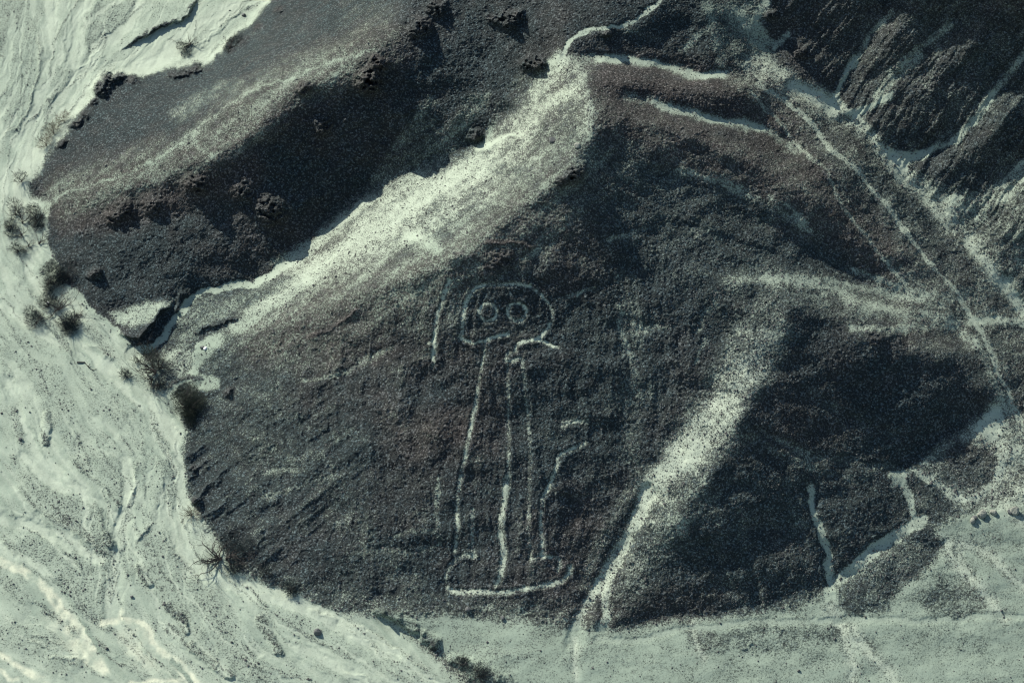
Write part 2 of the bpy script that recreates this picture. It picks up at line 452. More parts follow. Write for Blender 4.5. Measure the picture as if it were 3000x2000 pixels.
st_(.25, 4, 10, [(2190, 320), (2240, 270), (2290, 205), (2352, 125), (2450, 20)], .85)
st_(.15, 3.5, 8, [(2195, 545), (2225, 490), (2262, 452), (2300, 425), (2352, 372)], .9)
st_(.45, 10, 20, [(2200, 540), (2260, 470), (2352, 400)], .7)
st_(.3, 3, 9, [(2250, 582), (2290, 560), (2352, 530)], .7)
po_(.5, 22, [(2170, 470), (2352, 400), (2500, 400), (2500, 760), (2352, 690), (2290, 620)], .75)
po_(.55, 24, [(2270, 400), (2352, 350), (2352, 470)], .4)
st_(.55, 2, 12, [(2170, 60), (2130, 200), (2090, 330)], .3)
st_(.5, 3, 16, [(2200, 190), (2190, 260), (2160, 330)], .4)
# footpaths of the right terrace
P1 = [(1718, 207), (1760, 250), (1800, 290), (1832, 332), (1870, 368), (1898, 392), (1925, 450), (1960, 508), (2000, 560), (2045, 612), (2082, 652)]
P2 = [(1740, 195), (1800, 228), (1850, 268), (1880, 302), (1912, 342), (1960, 384), (2000, 432), (2050, 490), (2090, 542), (2122, 590), (2170, 640), (2202, 682),
      (2240, 742), (2285, 830), (2306, 880), (2330, 945), (2352, 975), (2430, 1060)]
po_(.66, 30, [(1700, 180), (1850, 230), (2000, 350), (2200, 560), (2330, 720), (2352, 1000), (2300, 900), (2180, 740), (2040, 640), (1940, 470), (1850, 350)], .7)
# speckled slopes right of the middle
po_(.56, 30, [(1660, 640), (1800, 610), (1960, 660), (2080, 640), (2170, 640), (2300, 760), (2352, 820), (2352, 1000), (2290, 900), (2230, 800), (2100, 758), (1950, 745), (1850, 712)], .8)
for pts in ([(1700, 640), (1800, 640), (1900, 660), (2000, 700), (2100, 720), (2200, 730)], [(1830, 640), (1900, 645), (2000, 665), (2120, 690)],
            [(1950, 690), (2050, 715), (2150, 735), (2200, 740)], [(1960, 620), (2060, 660), (2160, 680)], [(1780, 640), (1860, 650)]):
    st_(.34, 2.5, 10, pts, .75)
st_(.30, 4, 10, [(1955, 752), (2030, 757), (2100, 750), (2180, 755), (2228, 780), (2260, 820), (2285, 880), (2296, 930)], .9)
po_(.62, 26, [(1950, 760), (2180, 762), (2250, 830), (2280, 900), (2200, 850), (2000, 790)], .7)
po_(.93, 14, [(1980, 775), (2020, 770), (2070, 790), (2040, 812), (1990, 800)], .8)
po_(.55, 14, [(2205, 655), (2280, 650), (2300, 700), (2290, 722), (2220, 725)], .7)
st_(.06, 7, 8, [(2230, 735), (2300, 733), (2352, 745)], .8)
po_(.34, 18, [(2300, 900), (2352, 960), (2500, 1100), (2500, 1250), (2300, 1180), (2200, 1160), (2120, 1110), (2095, 1075), (2190, 1000), (2260, 950)], .95, .3)
po_(.03, 9, [(2255, 958), (2292, 925), (2305, 960), (2300, 1000), (2262, 1010), (2235, 985)])
po_(.76, 14, [(2150, 1045), (2200, 1012), (2270, 1020), (2300, 1050), (2290, 1108), (2230, 1135), (2180, 1110), (2130, 1080)], .9)
po_(.72, 12, [(2085, 1110), (2120, 1100), (2170, 1120), (2200, 1170), (2140, 1190), (2105, 1170)], .9)
po_(.05, 8, [(2040, 1085), (2070, 1075), (2090, 1090), (2075, 1115), (2045, 1110)], .9)
st_(.1, 4, 8, [(2095, 1080), (2150, 1110), (2195, 1145), (2250, 1145), (2290, 1105), (2308, 1040)], .75)
st_(.08, 4, 7, [(2075, 1095), (2090, 1145), (2102, 1192)], .9)
st_(.62, 3, 10, [(1750, 990), (1850, 1042), (1950, 1062), (2060, 1080)], .6, .2)
st_(.6, 5, 16, [(1700, 985), (1800, 1050), (1900, 1080), (2000, 1090)], .5)
st_(.6, 3, 8, [(1900, 880), (1925, 940), (1945, 1000), (1950, 1060)], .4)
# plain at the lower right
PL = (slice(None), slice(None))
C += (.13 - C) * PLAIN
S += (.85 - S) * PLAIN
PN = np.clip(fbm(UU / 70, VV / 40, 61, 4) * 1.6, 0, 1)
C += PLAIN * PN * .12
po_(.46, 22, [(1570, 1455), (1700, 1440), (1900, 1435), (1990, 1440), (1960, 1470), (1840, 1480), (1760, 1510), (1700, 1500), (1600, 1490)], .9)
po_(.66, 16, [(1925, 1340), (1990, 1280), (2080, 1235), (2140, 1235), (2150, 1265), (2100, 1300), (2060, 1350), (2040, 1400), (1960, 1415), (1915, 1400)], .95)
po_(.58, 14, [(1100, 1400), (1250, 1408), (1310, 1430), (1290, 1450), (1200, 1440), (1130, 1430)], .6)
po_(.55, 14, [(2080, 1350), (2150, 1300), (2230, 1330), (2280, 1400), (2230, 1425), (2140, 1410)], .8)
po_(.22, 14, [(2060, 1370), (2140, 1290), (2170, 1250), (2180, 1300), (2120, 1370), (2080, 1410)], .8)
st_(.12, 9, 9, [(2118, 1192), (2060, 1228), (2005, 1268), (1965, 1298), (1928, 1330)], 1, .2, .5)
st_(.08, 4, 7, [(1862, 1118), (1868, 1170), (1886, 1222), (1902, 1270), (1908, 1340)], .95, .2)
po_(.03, 6, [(1895, 1340), (1915, 1340), (1920, 1390), (1940, 1415), (1890, 1418), (1893, 1360)])
GUL = ((7, [(1905, 1395), (1940, 1450), (1985, 1490), (2030, 1530), (2065, 1575), (2120, 1640)]), (3, [(1960, 1440), (1995, 1490), (2000, 1500)]),
       (4, [(1925, 1430), (1950, 1490), (1962, 1530), (1955, 1572)]), (5, [(2170, 1245), (2190, 1290), (2215, 1320), (2255, 1350), (2280, 1390), (2310, 1420)]),
       (3, [(2200, 1262), (2210, 1300), (2225, 1325)]), (3.5, [(2176, 1245), (2245, 1258), (2290, 1290), (2352, 1345), (2400, 1380)]), (3, [(2312, 1162), (2352, 1215), (2380, 1240)]),
       (1.6, [(1590, 1430), (1598, 1470), (1620, 1510)]), (1.2, [(1318, 1470), (1322, 1510), (1320, 1560)]))
for w, pts in GUL:
    st_(.36, w * 1.6, 18, pts, .6, 0, .4)
for w, pts in GUL:
    st_(.12, w * .5, 7, pts, .7, .04, .15)
# the gully right of the figure
st_(.50, 40, 50, [(1745, 760), (1720, 830), (1680, 900), (1640, 960), (1600, 1020), (1550, 1080), (1520, 1130)], .95)
st_(.28, 20, 34, [(1700, 860), (1665, 930), (1610, 1000), (1560, 1060), (1515, 1110)], .9)
st_(.10, 10, 20, [(1610, 1020), (1560, 1060), (1510, 1090), (1490, 1130)], .9)
po_(.55, 40, [(1500, 1130), (1620, 1080), (1600, 1180), (1520, 1300), (1430, 1400), (1390, 1400), (1420, 1280)], .9)
st_(.16, 6, 16, [(1490, 1130), (1455, 1200), (1425, 1260), (1385, 1330), (1345, 1385), (1325, 1430), (1318, 1475)], .95, .25)
st_(.16, 4, 12, [(1440, 1240), (1405, 1310), (1392, 1370), (1400, 1410), (1385, 1450)], .9, .15)
st_(.35, 4, 20, [(1470, 1070), (1430, 1150), (1380, 1240), (1340, 1340)], .5)
po_(.6, 8, [(1345, 1390), (1372, 1395), (1375, 1440), (1352, 1460), (1338, 1430)], .9)
st_(.62, 4, 12, [(1640, 1010), (1600, 1100), (1560, 1180), (1500, 1290)], .4)
st_(.55, 2, 8, [(1730, 880), (1700, 930)], .5)
st_(.55, 2.5, 9, [(1650, 1130), (1590, 1190), (1540, 1240), (1470, 1290)], .5)
# fringe at the foot of the figure's slope, faint old lines
st_(.58, 14, 26, [(560, 1310), (700, 1365), (850, 1390), (950, 1385), (1100, 1398), (1300, 1402)], .65, 0, .5)
for pts in ([(835, 1262), (880, 1268), (950, 1270), (1000, 1255)], [(910, 1230), (960, 1222), (1000, 1225)], [(700, 873), (760, 862), (820, 840), (880, 808)], [(610, 1085), (650, 1080), (690, 1082)],
            [(610, 1140), (650, 1132), (700, 1108), (760, 1095)], [(820, 830), (868, 808), (900, 800)], [(1290, 684), (1320, 674), (1370, 668)], [(1400, 548), (1440, 535), (1480, 528)],
            [(1450, 760), (1500, 750), (1545, 748)], [(1290, 960), (1350, 968)], [(1010, 1100), (1000, 1200), (1012, 1250)], [(1205, 590), (1250, 570), (1275, 550)],
            [(1600, 760), (1640, 700), (1645, 670)], [(1600, 830), (1620, 770)], [(1420, 700), (1425, 760), (1460, 860)], [(1450, 740), (1480, 760)]):
    st_(.42, 2.0, 8, pts, .85, .06, .5)
st_(.6, 14, 26, [(1440, 640), (1450, 750), (1440, 850), (1460, 950), (1450, 1050)], .5)
st_(.68, 20, 40, [(700, 1050), (780, 1150), (860, 1280), (950, 1330)], .5)
C += (FIGS * fbm(UU / 60, VV / 50, 63, 3) * .2)

# ------------------------------------------------------------------ river bed: bars, banks, braids
RS = np.zeros((NV, NU), np.float32)
paint(RS, poly_mask([(x - (4 if y > 850 else 0), y + (4 if y > 850 else 0)) for x, y in RIVER], 17), 1)
C[:] = C + (.05 - C) * np.where(VV > 850, RS, RIVM)
C += RIVM * np.clip(fbma((UU * .75 + VV * .66) / 170, (VV * .75 - UU * .66) / 22, 71, 3) * .28, -.02, .09) * smooth((VV - 700) / 200)
C += RIVM * np.clip(fbma((UU * .55 - VV * .83) / 170, (VV * .55 + UU * .83) / 24, 72, 3) * .28, -.02, .09) * (1 - smooth((VV - 500) / 200))
S += (.52 - S) * RIVM
S += RIVM * fbm(UU / 90, VV / 90, 73, 4) * .35
FLOW = np.where(VV > 600, 1, 0)
fl1 = fbma((UU * .62 + VV * .78 + 20 * vnoise(UU / 120, VV / 120, 77)) / 150, (VV * .62 - UU * .78 + 40 * vnoise(UU / 150, VV / 150, 78)) / 10, 74, 3)
fl2 = fbma((UU * .45 - VV * .89) / 150, (VV * .45 + UU * .89 + 30 * vnoise(UU / 150, VV / 150, 79)) / 10, 75, 3)
t_ = smooth((VV - 450) / 250)
FL = fl1 * t_ + fl2 * (1 - t_)
H += RIVM * FL * (.03 + .045 * t_)
S += RIVM * FL * .30

GUIDE = np.array([(600, 0, -.8, .6), (300, 130, -.85, .5), (200, 200, -.7, .7), (100, 0, .15, 1), (130, 120, -.1, 1), (60, 250, -.5, .85), (200, 50, -.2, 1), (350, 30, -.6, .8),
                  (60, 400, -.2, 1), (30, 560, .4, .9), (130, 700, .6, .8), (0, 700, .7, .7), (250, 850, .8, .6), (60, 900, .4, .9), (150, 850, .6, .8), (350, 950, .5, .85),
                  (400, 1100, 0, 1), (200, 1080, .7, .7), (280, 1150, 0, 1), (60, 1150, .6, .8), (270, 1350, -.05, 1), (100, 1250, .85, .45), (100, 1400, .8, .6), (0, 1300, .75, .65),
                  (430, 1300, .6, .8), (550, 1400, .75, .65), (800, 1460, .85, .5), (700, 1550, .9, .4), (300, 1500, .75, .65), (1000, 1530, .8, .6), (150, 1530, .9, .4), (450, 1500, .7, .7)], float)


def flow(x, y):
    w = 1 / ((GUIDE[:, 0] - x) ** 2 + (GUIDE[:, 1] - y) ** 2 + 900) ** 1.5
    d = (GUIDE[:, 2:] * w[:, None]).sum(0)
    return d / np.hypot(*d)


# open sand close to the left hill
po_(.02, 18, [(620, 0), (470, 150), (330, 168), (225, 185), (150, 300), (60, 430), (90, 468), (60, 520), (0, 480), (0, 400), (100, 280), (180, 200), (280, 140), (440, 50), (520, 0)], .9, .05)
bars = [
    (.42, [(-40, 130), (-40, -20), (80, -10), (78, 33), (35, 83), (0, 118)]),
    (.27, [(0, 128), (40, 90), (82, 40), (95, 120), (88, 170), (62, 250), (0, 308)]),
    (.36, [(180, 153), (170, 133), (175, 83), (187, 50), (207, 0), (333, 0), (305, 62), (245, 95), (213, 133)]),
    (.20, [(333, 0), (450, 0), (430, 33), (365, 58), (300, 95), (270, 115), (300, 66)]),
    (.32, [(110, 160), (133, 132), (165, 165), (128, 192), (92, 218), (100, 190)]),
    (.22, [(118, 50), (150, 60), (158, 110), (150, 128), (130, 100)]),
    (.22, [(480, 60), (600, 5), (560, 60), (490, 100), (430, 140), (380, 160), (420, 120)]),
    (.26, [(-20, 742), (80, 760), (130, 800), (170, 845), (230, 895), (300, 965), (310, 1005), (270, 975), (200, 950), (130, 985), (100, 1000), (60, 880), (0, 860)]),
    (.40, [(187, 736), (217, 743), (240, 780), (263, 823), (247, 826), (193, 783)]),
    (.22, [(-20, 620), (40, 640), (80, 690), (60, 690), (0, 660)]),
    (.25, [(163, 1045), (240, 1040), (317, 1052), (300, 1125), (290, 1165), (227, 1105)]),
    (.34, [(60, 1062), (117, 1112), (200, 1145), (250, 1212), (263, 1275), (233, 1258), (187, 1228), (133, 1195), (90, 1178), (50, 1128)]),
    (.32, [(0, 1232), (67, 1232), (160, 1252), (233, 1295), (253, 1328), (240, 1422), (187, 1398), (133, 1345), (67, 1298), (0, 1252)]),
    (.28, [(317, 1252), (350, 1205), (400, 1245), (417, 1312), (500, 1362), (567, 1440), (640, 1568), (540, 1568), (440, 1440), (380, 1390), (330, 1340), (325, 1300)]),
    (.30, [(-20, 1305), (50, 1330), (73, 1375), (60, 1390), (0, 1370)]),
    (.25, [(350, 1050), (385, 1045), (390, 1110), (370, 1160), (330, 1250), (320, 1240), (350, 1150)]),
    (.20, [(560, 1340), (700, 1380), (800, 1430), (900, 1500), (980, 1568), (760, 1568), (640, 1450)]),
    (.24, [(-20, 1420), (100, 1440), (200, 1520), (150, 1560), (60, 1500), (-20, 1470)]),
]
for val, pts in bars:
    po_(val * .62, 20, pts, .9, .62)
    add(H, poly_mask(pts, 16), .10)


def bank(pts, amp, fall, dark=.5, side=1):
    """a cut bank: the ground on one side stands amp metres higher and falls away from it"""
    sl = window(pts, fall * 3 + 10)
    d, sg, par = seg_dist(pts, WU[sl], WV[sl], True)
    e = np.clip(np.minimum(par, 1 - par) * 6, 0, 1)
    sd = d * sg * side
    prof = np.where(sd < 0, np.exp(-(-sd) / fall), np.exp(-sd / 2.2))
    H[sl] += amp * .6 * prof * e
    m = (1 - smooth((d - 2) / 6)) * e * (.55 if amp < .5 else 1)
    C[sl] += (dark - C[sl]) * m  # shade of the cut face, put into the colour as well


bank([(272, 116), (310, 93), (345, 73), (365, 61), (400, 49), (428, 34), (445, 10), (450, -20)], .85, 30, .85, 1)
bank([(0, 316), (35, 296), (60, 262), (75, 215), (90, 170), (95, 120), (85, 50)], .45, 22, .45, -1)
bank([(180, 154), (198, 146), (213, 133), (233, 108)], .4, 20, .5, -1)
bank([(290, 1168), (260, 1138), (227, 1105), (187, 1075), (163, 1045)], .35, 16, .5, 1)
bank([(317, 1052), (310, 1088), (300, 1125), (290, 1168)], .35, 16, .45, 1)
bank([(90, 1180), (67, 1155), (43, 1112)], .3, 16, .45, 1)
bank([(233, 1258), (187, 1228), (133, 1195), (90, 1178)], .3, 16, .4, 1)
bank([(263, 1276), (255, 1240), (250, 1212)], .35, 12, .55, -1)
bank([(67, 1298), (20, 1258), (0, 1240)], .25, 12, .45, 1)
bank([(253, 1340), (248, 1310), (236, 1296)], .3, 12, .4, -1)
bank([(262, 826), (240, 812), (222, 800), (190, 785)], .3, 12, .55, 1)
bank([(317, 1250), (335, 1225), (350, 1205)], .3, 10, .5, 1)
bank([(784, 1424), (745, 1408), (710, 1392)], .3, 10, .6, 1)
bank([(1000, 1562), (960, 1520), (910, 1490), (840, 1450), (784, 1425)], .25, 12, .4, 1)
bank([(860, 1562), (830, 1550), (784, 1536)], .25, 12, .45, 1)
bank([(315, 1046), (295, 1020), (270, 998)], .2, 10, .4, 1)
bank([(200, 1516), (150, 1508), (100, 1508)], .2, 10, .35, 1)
for pts in ([(383, 1392), (410, 1415), (427, 1448)], [(443, 1478), (467, 1505), (500, 1538), (527, 1548)], [(110, 950), (112, 985), (106, 1008)],
            [(245, 1225), (258, 1250)], [(600, 1420), (640, 1500)], [(320, 1300), (340, 1340)]):
    st_(.55, 5, 12, pts, .75)
    add(H, stroke_mask(pts, 4, 10), .2)
# smooth young channels
for w, pts in ((10, [(290, 1060), (300, 1120), (290, 1180), (275, 1260), (262, 1330), (258, 1420), (300, 1480)]),
               (13, [(140, 700), (190, 780), (250, 850), (330, 920), (390, 1000), (405, 1080), (400, 1160), (410, 1230), (440, 1300), (520, 1340), (640, 1370), (740, 1410), (900, 1500)]),
               (7, [(0, 1190), (80, 1215), (160, 1240), (230, 1285)]), (7, [(110, 0), (120, 60), (130, 120), (110, 180), (80, 260), (30, 330)]),
               (7, [(200, 0), (170, 70), (165, 140), (190, 165), (120, 260)]), (6, [(60, 1050), (110, 1100), (180, 1130), (250, 1170), (290, 1200)]),
               (6, [(90, 560), (60, 620), (120, 700), (150, 760)]), (6, [(0, 700), (60, 740), (140, 790)]),
               (6, [(20, 880), (40, 960), (90, 1040), (140, 1090)]), (6, [(330, 0), (300, 60), (220, 110), (200, 160)])):
    st_(.02, w, 8, pts, .85, .10, .15)
frs = random.Random(11)
for k_ in range(900):
    x, y = frs.uniform(-60, 1050), frs.uniform(-60, 1600)
    if RIVM[min(max(int((y - V0) / ST), 0), NV - 1), min(max(int((x - U0) / ST), 0), NU - 1)] < .9:
        continue
    pts = [(x, y)]
    wob = frs.uniform(-.35, .35)
    for q_ in range(frs.randint(4, 11)):
        d = flow(x, y)
        wob = wob * .8 + frs.uniform(-.22, .22)
        c_, s_ = math.cos(wob), math.sin(wob)
        x += 24 * (d[0] * c_ - d[1] * s_); y += 24 * (d[0] * s_ + d[1] * c_)
        pts.append((x, y))
    w0 = frs.choice((.3, .5, .6, .8, 1.0, 1.6, 2.5, 5.0))
    mm = stroke_mask(pts, w0, 2.6 + w0, taper=True)
    sl, m = mm
    m = m * RIVM[sl] * (1 - .65 * smooth(HILL[sl] * 4))
    kind_ = frs.random()
    if kind_ < .45:            # smooth little channel
        H[sl] -= .028 * m
        C[sl] += (.02 - C[sl]) * m * .8
        S[sl] += (frs.choice((.15, .35, .5)) - S[sl]) * m * .7
    elif kind_ < .75:          # stony ridge
        H[sl] += .035 * m
        C[sl] += (frs.uniform(.18, .42) - C[sl]) * m * .8
    else:
        H[sl] += .03 * m
        S[sl] += (.75 - S[sl]) * m * .6
# cream crust in the last water courses
CR = [(-40, 1275), (0, 1288), (50, 1305), (90, 1335), (120, 1375), (150, 1410), (185, 1440), (205, 1480), (228, 1515), (242, 1540)]
for w, f, pts in ((6, 9, CR), (4, 7, [(235, 1433), (280, 1422), (320, 1430), (345, 1445), (350, 1470), (380, 1500), (420, 1525), (450, 1560), (480, 1600)]),
                  (3, 7, [(-20, 1490), (30, 1520), (60, 1540), (110, 1572)]), (4, 8, [(185, 1440), (170, 1480), (200, 1520), (240, 1535)]),
                  (3, 6, [(130, 1380), (150, 1440), (190, 1500)]), (2, 7, [(300, 1568), (360, 1562), (450, 1566)]), (2, 6, [(275, 1422), (278, 1402)]),
                  (3, 5, [(0, 1540), (20, 1555), (40, 1556)]), (2, 5, [(400, 1520), (430, 1568)])):
    m = stroke_mask(pts, w * .7, f * 1.2)
    paint(W_, m, 1, .9); paint(C, m, .03, .9); add(H, m, -.03)
for pts in ([(120, 1400), (190, 1430), (215, 1500), (235, 1540), (180, 1520), (110, 1430)], [(280, 1470), (330, 1480), (380, 1540), (300, 1520)], [(290, 1440), (340, 1445), (340, 1465), (270, 1460)]):
    paint(W_, poly_mask(pts, 20), .55, .8)
m = stroke_mask([(188, 1425), (212, 1465), (232, 1500)], 4, 3); paint(W_, m, 0); paint(C, m, .12); paint(S, m, .9)
m = stroke_mask([(396, 1515), (425, 1545), (450, 1580)], 4, 3); paint(W_, m, 0); paint(C, m, .12); paint(S, m, .9)
# hummocks at the edge of the plain
for (x, y, r, a) in ((899, 1412, 15, .8), (872, 1404, 10, .5), (937, 1436, 14, .6), (965, 1452, 8, .4), (990, 1470, 16, .6), (1055, 1518, 16, .5), (1110, 1548, 26, .7), (1160, 1562, 14, .4)):
    mm = stroke_mask([(x - r * .7, y - r * .4), (x + r * .7, y + r * .3)], r * .4, r * .9)
    add(H, mm, a * .8); paint(C, mm, .5, .8); paint(S, mm, 1, .9)
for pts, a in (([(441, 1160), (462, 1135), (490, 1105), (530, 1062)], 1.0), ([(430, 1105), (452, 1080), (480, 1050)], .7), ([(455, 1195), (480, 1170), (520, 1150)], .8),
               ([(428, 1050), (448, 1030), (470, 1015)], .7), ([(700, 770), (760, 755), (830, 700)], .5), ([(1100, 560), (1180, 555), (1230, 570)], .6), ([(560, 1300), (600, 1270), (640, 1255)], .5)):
    bank(pts, a, 16, .97, -1)  # short bank shadows, painted dark along the stepped edge
# rock outcrops
for (x, y, r, a) in ((250, 180, 20, 1.3), (232, 205, 18, 1.4), (278, 172, 14, .9), (300, 178, 14, .7), (420, 168, 16, 1.0), (445, 160, 14, 1.1), (395, 172, 14, .8), (195, 262, 12, .9), (170, 285, 10, .8),
                     (212, 235, 10, .8), (180, 275, 8, .6), (140, 330, 10, .5), (560, 95, 14, .8), (530, 115, 12, .7), (590, 60, 12, .7), (640, 20, 16, .8),
                     (450, 425, 26, 1.2), (350, 470, 26, .9), (285, 480, 22, 1.1), (255, 500, 18, 1.0), (620, 480, 34, 1.3), (560, 440, 26, .7), (225, 625, 16, 1.1), (205, 628, 12, .7),
                     (850, 190, 30, 1.9), (870, 150, 20, 1.4), (700, 200, 22, 1.1), (740, 290, 24, .9), (960, 60, 26, 1.3), (1000, 15, 22, 1.1), (1165, 50, 22, 1.4), (1190, 35, 14, 1.0),
                     (1215, 150, 22, 1.3), (1240, 152, 14, .9), (1090, 310, 16, 1.3), (1130, 45, 14, .8), (1320, 400, 24, 1.0), (1290, 415, 16, .7), (1390, 75, 10, .9),
                     (1840, 120, 16, 1.0), (1770, 35, 14, .9), (525, 900, 16, .8), (445, 1075, 10, .8), (450, 1150, 10, .7), (1150, 600, 30, .4), (2010, 875 - 100, 20, .4)):
    sl = window([(x, y)], r * 2.2)
    X, Y = WU[sl], WV[sl]
    q = np.hypot((X - x), (Y - y) * 1.15) / r
    cr = 1 - np.abs(fbm((UU[sl] + .4 * VV[sl]) / 17, (VV[sl] - .3 * UU[sl]) / 13, 81, 4)) * 1.3
    H[sl] += a * np.exp(-q ** 3) * cr
    C[sl] += (1.0 - C[sl]) * np.exp(-q ** 3) * .8
    B[sl] += (.7 - B[sl]) * np.exp(-q ** 3) * .6
# little cliffs on the left hill and valley mouth bank, their shade darkened into the colour
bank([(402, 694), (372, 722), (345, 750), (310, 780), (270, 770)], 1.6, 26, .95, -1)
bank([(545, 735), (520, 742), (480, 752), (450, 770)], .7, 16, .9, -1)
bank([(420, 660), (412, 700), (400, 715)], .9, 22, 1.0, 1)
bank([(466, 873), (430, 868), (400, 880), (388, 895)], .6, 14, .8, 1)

# right slopes made paler by lowering the gravel cover
m = poly_mask([(1370, 260), (1560, 300), (1760, 180), (1900, 300), (2060, 520), (2200, 700), (2000, 740), (1780, 740), (1600, 700), (1420, 560)], 70)
C[m[0]] -= m[1] * .10
m = poly_mask([(1820, -60), (2100, -100), (2450, -100), (2450, 480), (2250, 520), (2080, 400), (1930, 240)], 40)
C[m[0]] -= m[1] * .06
m = poly_mask([(1720, 960), (2000, 1020), (2100, 1120), (2080, 1230), (1900, 1350), (1600, 1400), (1420, 1400), (1520, 1220)], 60)
C[m[0]] -= m[1] * .08
# shallow paler lines on the right slopes
for pts in ([(1480, 300), (1600, 345), (1700, 395)], [(1560, 520), (1680, 560), (1820, 600)], [(1430, 420), (1530, 470), (1600, 520)], [(1850, 900), (1950, 960), (2050, 1000)],
            [(1700, 1180), (1720, 1280), (1740, 1380)], [(1800, 1080), (1830, 1180), (1850, 1300)], [(1870, 400), (1960, 470), (2040, 560)], [(1620, 1250), (1660, 1330), (1700, 1390)],
            [(1940, 280), (2020, 380), (2120, 500), (2200, 600)], [(2100, 180), (2060, 270), (2040, 320)], [(2240, 120), (2200, 220), (2170, 290)]):
    st_(.78, 5, 26, pts, .7)
    add(H, stroke_mask(pts, 5, 16), -.15)

# ------------------------------------------------------------------ the great ground figure: cleared lines
T = lambda ox, oy, pts: [(ox + x / 3.0, oy + y / 3.0) for x, y in pts]
a_ = lambda pts: T(784, 522.7, pts)
b_ = lambda pts: T(784, 1045.3, pts)
circ = lambda cx, cy, rx, ry: [(cx + rx * math.cos(t * math.pi / 12), cy + ry * math.sin(t * math.pi / 12)) for t in range(25)]
FIG = [  # (part, half width, strength, line)
    ('head_outline', 2.6, .80, a_([(1300, 404), (1200, 388), (1100, 392), (1000, 390), (930, 410), (895, 445), (872, 490), (850, 560), (836, 630), (836, 700), (830, 745),
                                   (812, 755), (860, 778), (930, 795), (985, 785), (1030, 760), (1085, 745), (1145, 735)])),
    ('head_outline', 2.4, .75, a_([(1300, 404), (1345, 440), (1410, 500), (1450, 570), (1452, 630), (1425, 690), (1385, 735), (1345, 768)])),
    ('eye', 2.6, .95, a_(circ(1010, 582, 60, 62))),
    ('eye', 2.9, 1.0, a_(circ(1208, 582, 62, 62))),
    ('raised_arm', 2.6, .95, a_([(742, 365), (720, 430), (700, 500), (665, 585), (652, 660), (642, 750), (638, 850), (630, 950)])),
    ('raised_arm', 1.5, .5, a_([(640, 740), (620, 780), (595, 800)])),
    ('shoulder', 2.3, .75, a_([(1195, 850), (1200, 815), (1235, 788), (1295, 775), (1350, 770), (1400, 788), (1450, 812), (1495, 825)])),
    ('shoulder', 3.2, .6, a_([(1160, 860), (1135, 910), (1180, 915), (1220, 900)])),
    ('body_line', 1.7, .65, a_([(992, 800), (985, 850), (972, 930), (958, 1000), (945, 1070)])),
    ('body_line', 2.8, .92, a_([(945, 1070), (936, 1130), (925, 1230), (905, 1320), (882, 1420), (865, 1500), (855, 1566)]) + b_([(830, 100), (812, 200), (800, 300), (793, 400), (802, 500), (790, 600), (782, 660)])),
    ('body_line', 2.4, .5, a_([(1140, 930), (1150, 1050), (1155, 1200), (1152, 1350), (1155, 1500)]) + b_([(1150, 40), (1148, 120)])),
    ('body_line', 4.2, 1.0, b_([(1145, 150), (1130, 250), (1115, 350), (1100, 450), (1098, 550), (1112, 620), (1118, 700), (1112, 770), (1090, 840), (1068, 885)])),
    ('leg_line', 3.0, .62, b_([(903, 380), (900, 480), (902, 560), (908, 630), (915, 700)])),
    ('leg_line', 2.6, .42, a_([(1250, 900), (1265, 1100), (1290, 1350), (1305, 1540)]) + b_([(1295, 150), (1290, 350), (1292, 520), (1302, 700)])),
    ('leg_line', 2.8, .75, a_([(1690, 1480), (1600, 1520)]) + b_([(1500, 0), (1472, 120), (1430, 220), (1385, 290), (1374, 420), (1378, 560), (1388, 690)])),
    ('hand_line', 2.2, .5, a_([(1520, 1375), (1600, 1345), (1700, 1325)])),
    ('foot_outline', 3.2, .70, b_([(915, 698), (850, 682), (800, 705), (760, 745), (730, 800), (716, 860), (724, 905), (760, 932)])),
    ('foot_outline', 3.8, .95, b_([(760, 932), (850, 940), (950, 938), (1050, 946), (1150, 942), (1250, 922), (1350, 902), (1450, 885), (1530, 858), (1572, 812), (1580, 770)])),
    ('foot_outline', 2.8, .75, b_([(1300, 716), (1380, 700), (1450, 702), (1500, 715), (1508, 745), (1492, 790)])),
    ('foot_outline', 2.0, .5, b_([(724, 905), (725, 970), (735, 1030)])),
]
CLS = np.zeros((NV, NU), np.int16)      # 0 slope, 1 river bed, 2 plain, 3 paths, 4+ figure parts
CLS[RIVM > .5] = 1
CLS[(PLAIN > .5) & (RIVM <= .5)] = 2
PATHS = [(P1, 2.4, .5), (P2, 3.6, .72),
         ([(1526, -6), (1500, 20), (1460, 44), (1430, 57), (1380, 61), (1350, 70), (1320, 90), (1302, 108), (1292, 126)], 2.8, .97),
         ([(1368, 1472), (1450, 1470), (1550, 1450), (1600, 1441), (1700, 1434), (1800, 1428), (1900, 1424), (2000, 1420), (2100, 1425), (2200, 1423), (2300, 1414), (2352, 1414), (2600, 1400)], 3.6, .8)]
for i, (pts, w, k) in enumerate(PATHS):
    sl, m = stroke_mask(pts, w, 4)
    C[sl] += (.06 - C[sl]) * m * k
    if i < 3:
        S[sl] += (.4 - S[sl]) * m * .8
    else:
        S[sl] += (.7 - S[sl]) * m
    add(H, stroke_mask(pts, w, 9), -.07)
    CLS[sl][m > .5] = 3
PARTS = []
